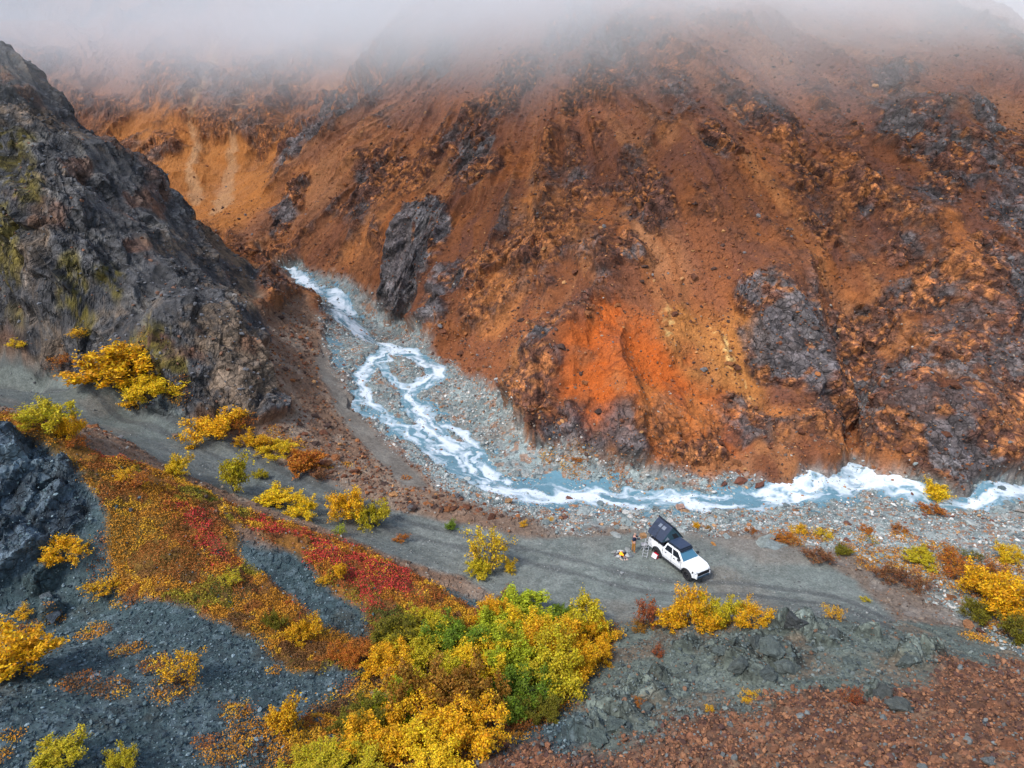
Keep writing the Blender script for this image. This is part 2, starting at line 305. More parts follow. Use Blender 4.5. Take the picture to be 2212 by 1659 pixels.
def surface(x, y):
    """full ground: returns position, colour, zone number, wetness for plan points"""
    P2 = np.c_[x, y].astype(np.float32); n = len(x)
    wp = P2 + np.c_[fbm(P2, 5, 4, 11), fbm(P2, 5, 4, 23)] * 1.1         # wandering edges
    wf = P2 + np.c_[fbm(P2, 1.2, 3, 31), fbm(P2, 1.2, 3, 43)] * .35
    z = H0(x, y).astype(np.float32)
    e = .8; gx = (H0(x + e, y) - H0(x - e, y)) / (2*e); gy = (H0(x, y + e) - H0(x, y - e)) / (2*e)
    nl = np.sqrt(gx**2 + gy**2 + 1); nx, ny, nz = -gx/nl, -gy/nl, 1/nl
    P3 = np.c_[x, y, z].astype(np.float32)
    hill = T(sdist(wp, Z_HILL) + 1.0 + 16 * sstep(-34, -42, x) * sstep(82, 88, y) * sstep(112, 104, y), .6); bed = T(sdist(wp, Z_BED) + fbm(P2, 2.5, 4, 12) * 1.1, .9); path = T(sdist(wf, Z_PATH), .5) * (1 - bed)
    road = T(sdist(wf, Z_ROAD), .5) * (1 - bed * .8); near = T(sdist(wp, Z_NEAR), .6) * (1 - road)
    tund = T(sdist(wp, Z_TUND) + fbm(P2, 2.5, 3, 5) * .8, .35) * (1 - T(sdist(wp, Z_GAP), .4)) * (1 - road); cliff = T(sdist(wp, Z_CLIFF), .5) * (1 - tund)
    knoll = T(sdist(wp, Z_KNOLL), .5); rust = T(sdist(wp, Z_RUST) + fbm(P2, 3, 4, 51) * 2.4, .9); gully = T(sdist(wp, Z_GULLY), .8)
    mtn = (1 - hill) * (1 - bed) * (1 - road) * (1 - path) * (1 - near)
    south = T(sdist(wp, Z_SOUTH), .8)
    flat = np.clip(bed + road + path, 0, 1)
    # ribs and chutes radiating down the mountain
    th = np.arctan2(x - 8, 152 - y); rr = np.hypot(x - 8, y - 152)
    sl = sstep(0.15, .45, np.hypot(gx, gy))
    rc = np.c_[th * 55, rr * .35].astype(np.float32) + np.c_[fbm(P2, 12, 3, 61), fbm(P2, 12, 3, 62)] * 2.2
    ribs = fbm(rc, 9, 4, 71, ridged=True) * sstep(6, 45, rr)
    sp_, _, spt = sline(wp, *fine([hit(u, v)[:2] for u, v in [(1375,510),(1305,640),(1215,712),(1165,790),(1150,890)]], [.5, .7, .9, 1.2, 1.2], 3))
    out = spotmask(wp, OUT) + fbm(P3, 3.2, 4, 72) * .75; o1 = sstep(-.2, .25, out); gr_ = sstep(-.3, .3, spotmask(wp, GREY) + fbm(P3, 2.2, 4, 73) * 1.3 - .2) * .62
    rib2 = fbm(rc, 19, 3, 77, ridged=True) * sstep(6, 45, rr)
    rockn = fbm(P3, 14, 5, 81, .55) * .6 + ribs * .35 + .16 * sstep(18, 40, x) * sstep(50, 30, z) + .08 * sstep(-5, -20, x) * sstep(100, 125, y)
    rock = np.clip(np.maximum(o1, sstep(.12, .34, rockn) * .85), 0, 1) * mtn * sl * (1 - south)
    viv = T(sdist(wp, Z_VIVID) + fbm(P2, 3, 4, 74) * 3.0, 2.6)
    talus = spotmask(P2, spots([(1060,810,7),(1100,740,6),(1130,690,4),(1000,770,4),(700,560,7),(760,600,5),(1500,560,6),(1480,620,6),(1420,660,6),(500,430,12),(900,700,3)])); talus = sstep(-.1, .35, talus)
    kn_o = spotmask(wf, KNO) + fbm(P3, 1.2, 3, 76) * .4; kn_o = sstep(-.2, .5, kn_o)
    rock *= (1 - talus * .9) * (1 - viv * .75)
    rock = np.maximum(rock, sstep(.6, -.5, sp_ + fbm(P3, 1.8, 4, 79) * 1.6) * mtn * .95)
    rock_all = np.clip(rock + hill * sl * sstep(-.35, .15, fbm(P3, 7, 4, 75)) * .95 + cliff + knoll * sstep(-.1, .3, fbm(P3, 4, 4, 91)) * .5 + kn_o, 0, 1)
    # heights
    far = 1 + .5 * sstep(120, 200, y)
    d = mtn * sl * (1 - south) * (ribs * 2.5 * (1 - .6 * talus) + rib2 * 2.4 * (1 - .5 * talus) * (1 - viv) + fbm(P3, 6, 4, 101) * .7) * far
    d += sstep(4.5, -.5, sp_) * 1.7 * mtn * (1 + .6 * fbm(P3, 2.5, 3, 78))
    d += hill * (fbm(dipped(P3, np.ones(n)), 5, 5, 111, ridged=True) * 1.3)
    ra = np.zeros(n, np.float32); f1r = np.zeros(n, np.float32); crk = np.ones(n, np.float32)
    k = np.nonzero(rock_all > .03)[0]
    if len(k):
        q = P3[k] + np.c_[fbm(P3[k], 2, 3, 121), fbm(P3[k], 2, 3, 122), fbm(P3[k], 2, 3, 123)] * .5
        q = dipped(q, np.where((x[k] > 4) | (hill[k] > .4), 1, -1))
        a, r1, e1 = facet(q, 3.0, 3, .9); b, r2, e2 = facet(q, 1.2, 5, .9); c, r3, e3 = facet(q, .45, 9, .9)
        ra[k] = (a * 1.5 + .3) * sstep(0, .16, e1) + b * .75 * sstep(0, .16, e2) + c * .25 * sstep(0, .2, e3); f1r[k] = r1 * .4 + r2 * .35 + r3 * .25; crk[k] = sstep(0, .1, np.minimum(e1 * 1.5, e2)) 
    d -= 2.0 * hill * sstep(84, 92, y) * sstep(-44, -52, x)
    d += ra * rock_all * (.75 + .1 * hill + .3*cliff - .2 * knoll)
    s1, sr1, _ = facet(P3, .55, 17, .5); 
    stone = np.clip(sr1 - .5, 0, 1) * .45
    rub = mtn * .8 + near * .45 + bed * .35
    d += (stone + fbm(P3, .9, 3, 131) * .17) * rub * (1 - rock_all * .6)
    d += rust * (np.abs(fbm(P3, .6, 2, 133)) * .35)
    d += road * fbm(P2, 3, 3, 141) * .06 + path * fbm(P2, 1, 3, 142) * .05
    d += tund * (fbm(P2, 1.6, 4, 151) * .35 + .1)
    d += bed * (fbm(P2, 2.2, 3, 161) * .14)
    d += kn_o * (.45 + .7 * fbm(P3, 1.5, 2, 77))
    # stream channels
    dist = np.full(n, 9., np.float32); S = np.zeros(n, np.float32); Tn = np.zeros(n, np.float32); q = np.nonzero(bed > .02)[0]
    pool = np.full(n, 9., np.float32)
    if len(q):
        wq = wf[q] + np.c_[fbm(P2[q], 2.0, 4, 171), fbm(P2[q], 2.0, 4, 172)] * 1.15
        for i, (ln, wd) in enumerate(ST):
            a, s_, t_ = sline(wq, ln, wd); m = a < dist[q]; dist[q] = np.where(m, a, dist[q]); S[q] = np.where(m, s_ + 31 * i, S[q]); Tn[q] = np.where(m, t_, Tn[q])
        for ln, wd in POOLS:
            a, _, _ = sline(wq, ln, wd); pool[q] = np.minimum(pool[q], a)
    carve = sstep(.5, -.5, dist) * .55 + sstep(.6, -.9, pool) * .22
    side = sstep(4.5, .5, dist) * .2 * sstep(.05, .3, fbm(P2, 1.3, 4, 181))
    dz = -carve - side * bed
    X, Y, Zc = x + nx * d, y + ny * d, z + nz * d + dz
    # ---------------- own colours
    L = lambda *c: np.array(c, np.float32)
    def mix(c, m, d_): return c + (np.asarray(d_, np.float32) - c) * m[:, None]
    nA, nB, nC, nD = fbm(P3, 9, 5, 201), fbm(P3, 2.2, 5, 202), fbm(P3, .5, 3, 203), fbm(np.c_[th * 160, rr * .6].astype(np.float32), 7, 4, 204)
    c = np.tile(L(.175, .060, .023), (n, 1))
    c = mix(c, sstep(-.1, .5, nA + nB * .4) * .8, L(.32, .105, .026)); c = mix(c, sstep(.0, .5, -nA + nB * .5) * .7, L(.115, .043, .024))
    c = mix(c, sstep(.05, .4, nD) * .65 * sstep(10, 50, rr), L(.34, .14, .05)); c = mix(c, sstep(.1, .5, -nD) * .5 * sstep(10, 50, rr), L(.13, .055, .042))
    high = sstep(24, 40, z); c = mix(c, high * .45 * mtn, L(.27, .135, .105))
    yl = sstep(-.2, .4, spotmask(wp, spots([(470,380,22),(500,450,14),(300,330,20)]))); c = mix(c, yl * .6, L(.46, .18, .04)); c = mix(c, sstep(-10, -40, x) * sstep(115, 140, y) * (1 - yl) * .35, L(.34, .16, .08))
    ch_ = sline(wf, *fine([hit(u, v)[:2] for u, v in [(425,440),(418,380),(432,330),(422,280),(452,205),(475,120)]], [1.2, .9, .7, .6, .8, 1.2], 4))[0]; ch2 = sline(wf, *fine([hit(u, v)[:2] for u, v in [(480,455),(490,400),(505,350),(530,250),(590,120)]], [2, 1.6, .8, .6, 1], 4))[0]; chute = sstep(.9, -.4, np.minimum(ch_, ch2) + fbm(P3, 1.5, 3, 80)); c = mix(c, chute * .6, L(.44, .27, .14))
    c = mix(c, talus * .55 * (1 - yl), L(.225, .075, .028))
    c = mix(c, sstep(-.05, -.5, ribs + rib2 * .6) * .6 * mtn, L(.36, .165, .075)); c = mix(c, viv * (.9 - .5 * sstep(.0, .5, nB + nC * .4)) * (1 - .5 * rock), L(.43, .092, .011)); 
    v2 = sstep(-.2, .5, spotmask(wp, spots([(1540,800,6),(1500,770,5),(1590,760,4),(1480,720,3)]))) * (1 - viv); c = mix(c, v2 * .6, L(.45, .18, .04))
    c = mix(c, v2 * sstep(.3, .6, nD + nC * .4) * .8, L(.62, .42, .16))
    or2 = sstep(-.2, .4, spotmask(wp, spots([(1080,650,5),(1090,690,4),(790,520,4),(1680,930,2.5),(1130,640,3),(1430,900,3),(1520,900,2.5),(1180,470,5),(650,410,4)]))); c = mix(c, or2 * .6, L(.46, .17, .045))
    # rock: slate greys, iron-stained faces
    gry = mix(np.tile(L(.10, .092, .095), (n, 1)), sstep(-.2, .6, nB), L(.18, .17, .17)); gry = gry * (.6 + .9 * f1r[:, None])
    rst = mix(np.tile(L(.105, .048, .034), (n, 1)), sstep(.0, .5, nC + nB * .7 + nA * .5), L(.36, .14, .048)) * (.55 + .9 * f1r[:, None])
    iron = sstep(-.15, .35, nA * .9 + nB * .5 + (f1r - .5) * 1.5 + .10 + .25 - 1.3 * gr_ + .3 * sstep(2, 0, sp_))
    rc_ = mix(gry, iron, rst); rc_ = mix(rc_, viv * sstep(-.1, .4, nB + nC) * .8, L(.38, .085, .012)); c = mix(c, rock * .92, rc_)
    # left hill: dark slate with rusty and mossy patches
    hc = mix(np.tile(L(.068, .066, .068), (n, 1)), sstep(-.1, .6, nB), L(.165, .155, .145)) * (.5 + 1.1 * f1r[:, None])
    hc = mix(hc, sstep(-.15, .25, nA + nC * .3 + nB * .3) * .75, L(.20, .135, .085)); hc = mix(hc, sstep(.25, .5, fbm(P3, 4, 4, 206)) * .6, L(.15, .062, .03))
    moss = sstep(-.4, .3, spotmask(wp, spots([(20,420,2.6),(25,480,2.4),(10,350,2),(175,640,1),(240,600,1),(190,700,1),(330,800,2),(270,780,1.6),(380,840,1.5),(0,620,1.6)])) + nB * .7); hc = mix(hc, moss * sstep(-.4, .2, nC + nB) * .85, L(.13, .10, .014))
    c = mix(c, hill, hc * .88)
    # brown earth below the hill
    eb = (1 - hill) * south; c = mix(c, eb * .9, mix(np.tile(L(.185, .115, .075), (n, 1)), sstep(-.1, .5, nB), L(.25, .19, .14)))
    c = mix(c, eb * sstep(-6, 6, x) * .7, mix(np.tile(L(.16, .135, .11), (n, 1)), sstep(0, .4, nB), L(.19, .18, .165)))
    # river gravel, wet where low
    st = _pebble(P3, .35, 211); st2 = _pebble(P3, .9, 212)
    bc = np.tile(L(.22, .26, .25), (n, 1)) * (.7 + .6 * sstep(-.4, .5, nB))[:, None]; bc = mix(bc, sstep(.2, .5, fbm(P3, 5, 3, 213)) * .5, L(.21, .15, .11))
    bc = mix(bc, (st2[0] > .7) * .6, L(.23, .24, .23)); bc = mix(bc, (st[0] > .86) * .6, L(.4, .38, .34)); bc = mix(bc, ((st[0] < .1) | (st2[0] < .06)) * .7, L(.27, .125, .06)); bc = mix(bc, ((st[0] > .45) & (st[0] < .55)) * .7, L(.07, .085, .09))
    wet = sstep(2.2, .2, dist) * bed; bc = mix(bc, wet * .25, L(.07, .115, .125))
    c = mix(c, bed, bc)
    pc = mix(np.tile(L(.155, .145, .125), (n, 1)), sstep(-.3, .5, nB), L(.20, .19, .165)); c = mix(c, path * .85, pc)
    rdc = mix(np.tile(L(.14, .158, .142), (n, 1)), sstep(-.3, .6, nA + nC * .3), L(.17, .18, .162)); rdc = mix(rdc, sstep(.1, .6, fbm(P2, 4, 4, 221)) * .5, L(.185, .155, .125))
    rdc = mix(rdc, np.clip(sstep(46, 51, y + fbm(P2, 5, 3, 224) * 4) * sstep(4, 9, x) * .8, 0, 1), mix(np.tile(L(.185, .165, .14), (n, 1)), sstep(0, .5, nB), L(.16, .125, .095))); rdc = rdc * (1.08 + .22 * fbm(P2, 1.6, 3, 225))[:, None]
    tr = sline(P2, *fine([hit(u, v)[:2] for u, v in [(-100,790),(100,835),(300,905),(500,985),(700,1070),(850,1130),(1000,1170),(1200,1215),(1400,1265),(1600,1275),(1800,1300),(1900,1340)]], [0]*12))
    tk = np.abs(np.abs(tr[2]) - .85) + .25 * fbm(P2, 3, 2, 222); rdc = mix(rdc, sstep(.5, .15, tk) * .7, L(.085, .09, .088))
    lf = sstep(0, -14, x); rdc = rdc * (1 - .22 * lf[:, None]); rdc = mix(rdc, sstep(.1, .5, fbm(np.c_[tr[1], tr[2] * 6].astype(np.float32), 9, 3, 223)) * lf * .5, L(.075, .085, .09))
    c = mix(c, road, rdc)
    # near scree, cliff, knoll, rubble
    fl = mix(np.tile(L(.043, .069, .072), (n, 1)), sstep(-.2, .6, nB), L(.076, .108, .112)); fl = mix(fl, (st[0] > .82) * .5, L(.12, .16, .175)); fl = mix(fl, (st[0] < .2) * .5, L(.025, .035, .042))
    fl = mix(fl, sstep(.2, .5, fbm(P3, 3.5, 4, 231)) * .5, L(.06, .055, .04))
    c = mix(c, near, fl)
    cc = mix(np.tile(L(.045, .062, .078), (n, 1)), sstep(-.2, .6, nB), L(.095, .125, .145)) * (.5 + 1.1 * f1r[:, None]); c = mix(c, cliff, cc)
    kn = mix(np.tile(L(.115, .135, .112), (n, 1)), sstep(-.2, .6, nB), L(.155, .18, .152)) * (.6 + .8 * np.where(f1r > 0, f1r, .5))[:, None]; kn = mix(kn, sstep(.0, .35, fbm(P3, 2.6, 4, 232)) * (1 - kn_o) * .8, L(.15, .11, .075)); kn = kn * (1 - .35 * kn_o[:, None] * sstep(-.2, .4, nC)[:, None]); 
    rr_near = near * sstep(2, 6, x); c = mix(c, np.maximum(knoll, rr_near * .9), kn)
    ru = mix(np.tile(L(.125, .06, .035), (n, 1)), sstep(-.3, .6, nB + nC * .5), L(.18, .11, .068)); ru = mix(ru, (st[0] > .8) * .6, L(.30, .12, .06)); ru = mix(ru, (st[0] < .2) * .6, L(.07, .03, .022)); c = mix(c, rust * near, ru)
    gl = L(.06, .055, .018); c = mix(c, gully * .8, gl)
    tc = mix(np.tile(L(.24, .10, .014), (n, 1)), sstep(-.2, .4, nB), L(.14, .085, .012)); redz = redmask(wp) + nB * .8; tc = mix(tc, sstep(.1, .9, redz) * .8, L(.15, .028, .018))
    tc = mix(tc, sstep(.15, .4, fbm(P3, 3, 3, 241)) * .6, L(.05, .045, .015)); c = mix(c, tund * .95, tc)
    c = c * (1 + .25 * nC[:, None]); c = c * (.62 + .38 * crk[:, None])
    zone = np.argmax(np.c_[mtn + .05, hill, bed * 1.01, road * 1.02 + path * .3, near * .9, cliff * .95 * near + 0 * near, knoll + .01], 1)
    return np.c_[X, Y, Zc], np.clip(c, .004, .85), zone, dict(wx=wp[:, 0], bed=bed, dist=dist, S=S, T=Tn, pool=pool, z=z, tund=tund, near=near, mtn=mtn, road=road, path=path, rust=rust * near, hill=hill, knoll=knoll, rock=rock_all, gully=gully, cliff=cliff, talus=talus, viv=viv)
def _pebble(P, s, seed):
    q = P / s; i = np.floor(q + .35 * np.c_[vnoise(P, s * 1.3, seed + 1), vnoise(P, s * 1.3, seed + 2), vnoise(P, s * 1.3, seed + 3)]).astype(np.int32)
    return hf(_h(i[:, 0], i[:, 1], i[:, 2], seed)), None
RED = spots([(700,1190,3.2),(740,1210,3.4),(790,1240,3),(640,1170,2),(600,1150,1.6),(430,1130,1.4),(400,1100,1.0),(440,1170,1.3),(480,1200,1.1),(230,975,1.8),(260,990,1.6),(200,960,1.5),(850,1250,2),(560,1130,1)])
def redmask(P): return spotmask(P, RED)

# ------------------------------------------------------------------ ground meshes
az = np.radians(np.r_[-76:-50:1.2, np.arange(-50, 50, .085 / Q), 50:76.1:1.2])
rr_ = np.r_[5:14:.35, np.arange(14, 62, .115 / Q), np.arange(62, 160, .15 / Q), np.arange(160, 330, .5 / Q)]
A_, R_ = np.meshgrid(az, rr_); gx_, gy_ = (R_ * np.sin(A_)).ravel(), (R_ * np.cos(A_)).ravel()
GV, GC, GZ, GM = surface(gx_, gy_)
nr_, nc_ = A_.shape; idx = np.arange(nr_ * nc_).reshape(nr_, nc_)
GF = np.stack([idx[:-1, :-1], idx[:-1, 1:], idx[1:, 1:], idx[1:, :-1]], -1).reshape(-1, 4)
fz = GZ[GF[:, 0]]
M_ground = attr_mat('earth and rock', bump=.5, scales=(3.5, 9), var=.22, dist=.12, rock=True)
ZN = ['mountain', 'rocky_hill', 'riverbed', 'gravel_road', 'scree_slope', 'cliff', 'rocky_knoll']
def submesh(name, faces, kind='structure'):
    u, inv = np.unique(faces, return_inverse=True)
    me = mesh_np(name, GV[u], inv.reshape(-1, 4), {'Col': GC[u], 'rk': GM['rock'][u]}, M_ground); return add(name, me, kind)
for k, nm in enumerate(ZN):
    f = GF[fz == k]
    if len(f): submesh(nm, f)
# water: one sheet a little under the bed, showing where the channels are cut
wsel = (GM['bed'] > .25) & (np.minimum(GM['dist'], GM['pool']) < 1.6); wf_ = GF[wsel[GF].all(1)]
u, inv = np.unique(wf_, return_inverse=True)
WZ = GM['z'][u] - .17 - .0 * GM['S'][u]
wv = np.c_[gx_[u], gy_[u], WZ + .05 * fbm(np.c_[GM['S'][u] * .5, GM['T'][u]].astype(np.float32), .9, 3, 301) * sstep(.3, -.4, GM['dist'][u])]
fl = np.c_[GM['S'][u], GM['T'][u]].astype(np.float32)
foam = fbm(fl * np.array([.30, 1], np.float32), .95, 4, 311, .6) * 1.1 + fbm(fl * np.array([.5, 1], np.float32), .4, 3, 321) * .5 + .22
flowm = sstep(.45, -.55, GM['dist'][u]); foam = foam + .3 * (GM['dist'][u] < 0) * ((gx_[u] > -3) & (gy_[u] < 66)) + .15 * (GM['dist'][u] < .1) * (gy_[u] > 70) + .14 * ((gy_[u] > 60) & (gx_[u] < -3)) ; foam = sstep(-.02, .85, foam + .25 * (fbm(fl, 9, 2, 331))) * flowm
foam = np.maximum(foam, 0)
M_water, nt, b = node_mat('stream water', .18, spec=.5); n = N(nt)
a = n('ShaderNodeAttribute', attribute_name='foam'); g = n('ShaderNodeNewGeometry')
ns = n('ShaderNodeTexNoise', {'Vector': g.outputs['Position'], 'Scale': 2.2, 'Detail': 4})
cm = n('ShaderNodeMix', {'Factor': ns.outputs[0], 'A': (.10, .20, .235, 1), 'B': (.17, .30, .33, 1)}, data_type='RGBA')
for i_ in (6, 7): cm.inputs[i_].default_value = [(.075, .18, .235, 1), (.17, .31, .37, 1)][i_ - 6]
c2 = n('ShaderNodeMix', {0: a.outputs['Fac'], 6: cm.outputs[2], 7: (.66, .72, .77, 1)}, data_type='RGBA')
nt.links.new(c2.outputs[2], b.inputs['Base Color'])
rg = n('ShaderNodeMapRange', {0: a.outputs['Fac'], 3: .15, 4: .9}); nt.links.new(rg.outputs[0], b.inputs['Roughness'])
nb = n('ShaderNodeTexNoise', {'Vector': g.outputs['Position'], 'Scale': 5, 'Detail': 3}); bp = n('ShaderNodeBump', {'Height': nb.outputs[0], 'Strength': .5, 'Distance': .08}); nt.links.new(bp.outputs[0], b.inputs['Normal'])
add('stream_water', mesh_np('stream_water', wv, inv.reshape(-1, 4), {'foam': foam}, M_water, True), 'structure')

# ------------------------------------------------------------------ low cloud on the upper slopes
def box_mesh(name, a, b_, mat):
    x0, y0, z0 = a; x1, y1, z1 = b_
    V = np.array([(x, y, z) for x in (x0, x1) for y in (y0, y1) for z in (z0, z1)], float)
    F = np.array([(0,1,3,2),(4,6,7,5),(0,4,5,1),(2,3,7,6),(0,2,6,4),(1,5,7,3)]); return mesh_np(name, V, F, None, mat)
M_fog = bpy.data.materials.new('cloud vapour'); M_fog.use_nodes = True; nt = M_fog.node_tree; nt.nodes.clear(); n = N(nt)
g = n('ShaderNodeNewGeometry'); sp = n('ShaderNodeSeparateXYZ', {0: g.outputs['Position']})
mp = n('ShaderNodeMapping', {'Vector': g.outputs['Position'], 'Scale': (1, 1, 1.8)})
ns = n('ShaderNodeTexNoise', {'Vector': mp.outputs[0], 'Scale': .035, 'Detail': 3, 'Roughness': .55})
zz = n('ShaderNodeMath', {0: ns.outputs[0], 1: 22.0, 2: sp.outputs[2]}, operation='MULTIPLY_ADD')    # noise raises and lowers the cloud base
h = n('ShaderNodeMapRange', {0: zz.outputs[0], 1: 43.5, 2: 66.0, 3: 0.0, 4: 1.0})
pw = n('ShaderNodeMath', {0: h.outputs[0], 1: 1.9}, operation='POWER')
de = n('ShaderNodeMath', {0: pw.outputs[0], 1: 0.043}, operation='MULTIPLY')
tp = n('ShaderNodeMapRange', {0: sp.outputs[2], 1: 50.0, 2: 65.0, 3: 1.0, 4: 0.0}); de = n('ShaderNodeMath', {0: de.outputs[0], 1: tp.outputs[0]}, operation='MULTIPLY')
xm = n('ShaderNodeMapRange', {0: sp.outputs[0], 1: -70.0, 2: 10.0, 3: 0.6, 4: 1.45}); de = n('ShaderNodeMath', {0: de.outputs[0], 1: xm.outputs[0]}, operation='MULTIPLY')
pv = n('ShaderNodeVolumePrincipled', {'Color': (.975, .985, 1, 1), 'Density': de.outputs[0], 'Anisotropy': -0.45})
ou = n('ShaderNodeOutputMaterial', {'Volume': pv.outputs[0]})
add('low_cloud', box_mesh('low_cloud', (-190, 70, 26), (150, 318, 68), M_fog), 'stuff')

# ------------------------------------------------------------------ stones
rng = np.random.default_rng(7)
def ico(sub):
    import bmesh
    bm = bmesh.new(); bmesh.ops.create_icosphere(bm, subdivisions=sub, radius=1)
    V = np.array([v.co[:] for v in bm.verts]); F = np.array([[v.index for v in f.verts] for f in bm.faces]); bm.free(); return V, F
def chunk(sub, seed):
    """angular stone: a ball cut by random planes"""
    V, F = ico(sub); r = np.random.default_rng(seed)
    for _ in range(11):
        d = r.normal(size=3); d /= np.linalg.norm(d); lim = r.uniform(.42, .8); s = V @ d; V = V - np.outer(np.maximum(s - lim, 0), d)
    V = V * np.array([1, r.uniform(.65, .95), r.uniform(.45, .8)]) / .8
    if sub > 2:
        f_ = facet((V * 1.0 + seed * 3.7).astype(np.float32), .55, seed, 1.0)[0] * .20 + facet((V * 1.0 + seed).astype(np.float32), .22, seed, 1.0)[0] * .07; V = V * (1 + f_[:, None])
    return V + r.normal(size=V.shape) * .012, F
CH = [chunk(1, s) for s in range(8)]; CHB = [chunk(3, 40 + s) for s in range(8)]
def rots(n):
    q = rng.normal(size=(n, 4)); q /= np.linalg.norm(q, axis=1)[:, None]; a, b, c, d = q.T
    return np.stack([1-2*(c*c+d*d), 2*(b*c-a*d), 2*(b*d+a*c), 2*(b*c+a*d), 1-2*(b*b+d*d), 2*(c*d-a*b), 2*(b*d-a*c), 2*(c*d+a*b), 1-2*(b*b+c*c)], -1).reshape(n, 3, 3)
PAL = dict(
 bed=[((.26,.30,.29),5),((.40,.42,.40),2.8),((.56,.54,.50),1.5),((.17,.21,.215),2.5),((.30,.14,.065),1.6),((.42,.24,.12),.8),((.16,.07,.05),.8)],
 mtn=[((.15,.056,.028),5),((.27,.10,.034),2.5),((.075,.042,.032),2.6),((.40,.20,.08),.5),((.16,.15,.15),.4)],
 soil=[((.17,.10,.065),4),((.26,.20,.15),2),((.10,.07,.055),2),((.30,.13,.06),1.5),((.33,.30,.26),.6)],
 near=[((.055,.085,.092),5),((.11,.15,.16),2.8),((.2,.26,.28),.8),((.03,.045,.055),3)],
 rust=[((.19,.085,.045),5),((.30,.14,.07),2.6),((.09,.045,.035),2.5),((.14,.15,.145),1)],
 knoll=[((.11,.135,.125),5),((.17,.195,.18),1.4),((.06,.075,.075),3),((.18,.10,.06),.8)],
 hill=[((.08,.08,.085),4),((.14,.14,.15),2),((.16,.08,.05),1.5)],
 road=[((.17,.18,.175),4),((.28,.28,.26),1),((.12,.12,.12),2)])
def palc(key, n):
    w_ = np.array([p[1] for p in PAL[key]]); c = np.array([p[0] for p in PAL[key]])
    return c[rng.choice(len(w_), n, p=w_ / w_.sum())] * rng.uniform(.75, 1.25, (n, 1))
vx, vy = GV[:, 0], GV[:, 1]
inview = (np.abs(np.arctan2(gx_, gy_)) < R(52)) & (gy_ > 10) & (gy_ < 235)
def W_(m): m = np.where(inview, m, 0).astype(float); return m / m.sum()
DEF = [('bed', GM['bed'] * (.30 + sstep(-.5, .5, GM['dist'])) * (GM['z'] < 8) * sstep(-.5, .3, fbm(np.c_[gx_, gy_].astype(np.float32), 4, 3, 401) + .3), 27000, .07, .42, 2.6),
       ('mtn', GM['mtn'] * (1 - GM['viv'] * .8) * (gy_ > 52) * (gy_ < 175), 34000, .12, .62, 2.6),
       ('soil', GM['mtn'] * (gy_ < 110) * (1 - GM['near']) * (GM['z'] < 12), 7000, .07, .3, 2.6),
       ('near', GM['near'] * (1 - GM['rust']) * (1 - GM['tund'] * .9) * (gx_ < 3) * (1 - GM['gully'] * .6), 30000, .05, .24, 2.8),
       ('rust', GM['rust'], 24000, .05, .26, 2.4),
       ('knoll', (GM['knoll'] + GM['near'] * (gx_ > 2) * .8) * (1 - GM['rust']), 10000, .05, .24, 2.5),
       ('hill', GM['hill'], 3500, .12, .5, 2.5), ('road', GM['road'] * (.3 + sstep(-.2, .3, fbm(np.c_[gx_, gy_].astype(np.float32), 3, 3, 402))), 9000, .03, .16, 2.4)]
BIG = []
SV, SF, SC, off = [], [], [], 0
pix = lambda P, s: s * 683 / np.linalg.norm(P - np.array([0, 0, HC]), axis=1)
for key, wt, n, s0, s1, pw_ in DEF:
    i = rng.choice(len(GV), n, p=W_(wt)); u_ = rng.random(n); s = (s0**-pw_ + u_ * (s1**-pw_ - s0**-pw_)) ** (-1/pw_) * .9
    P = GV[i] + rng.normal(size=(n, 3)) * [.12, .12, 0]; P[:, 2] = np.maximum(P[:, 2] + s * .12, GM['z'][i] - .2 if key == 'bed' else -99)
    c = palc(key, n); Rm = rots(n)
    if key in ('bed', 'knoll', 'road', 'rust', 'mtn'): 
        for t_ in np.argsort(-pix(P, s))[:{'bed': 110, 'rust': 40, 'knoll': 25, 'road': 0, 'mtn': 75}[key]]:
            BIG.append((key, P[t_], s[t_] * 1.15, c[t_])); s[t_] = .02
    v_ = rng.integers(0, 8, n)
    for k in range(8):
        m = v_ == k; V, F = CH[k]
        if not m.any(): continue
        VV = np.einsum('nij,vj->nvi', Rm[m], V) * s[m][:, None, None]; VV[..., 2] *= .75; VV += P[m][:, None]
        SV.append(VV.reshape(-1, 3)); SF.append((F[None] + (np.arange(m.sum()) * len(V))[:, None, None]).reshape(-1, 3) + off)
        SC.append(np.repeat(c[m], len(V), 0)); off += m.sum() * len(V)
M_stone = attr_mat('loose stone', bump=.3, scales=(12, 30), var=.15, dist=.02)
add('gravel', mesh_np('gravel', np.vstack(SV), np.vstack(SF), {'Col': np.vstack(SC)}, M_stone), 'stuff')
# boulders one can tell apart
M_rock, nt, b = node_mat('boulder', .85, spec=.35); n = N(nt)
oi = n('ShaderNodeObjectInfo'); g = n('ShaderNodeTexCoord'); t1_ = n('ShaderNodeTexNoise', {'Vector': g.outputs['Object'], 'Scale': 2.2, 'Detail': 7, 'Roughness': .7})
mr = n('ShaderNodeMapRange', {0: t1_.outputs[0], 1: .3, 2: .7, 3: .6, 4: 1.4}); sc_ = n('ShaderNodeVectorMath', {0: oi.outputs['Color'], 3: mr.outputs[0]}, operation='SCALE')
nt.links.new(sc_.outputs[0], b.inputs['Base Color']); bp = n('ShaderNodeBump', {'Height': t1_.outputs[0], 'Strength': .8, 'Distance': .4}); nt.links.new(bp.outputs[0], b.inputs['Normal'])
BM = [mesh_np('boulder', V, F, None, M_rock) for V, F in CHB]
LB = dict(bed='{c} river stone lying on the gravel bed beside the stream', rust='{c} angular stone in the rusty rubble of the near slope', knoll='{c} stone on the grey green rocky knoll', mtn='{c} rock lying loose on the orange mountain slope')
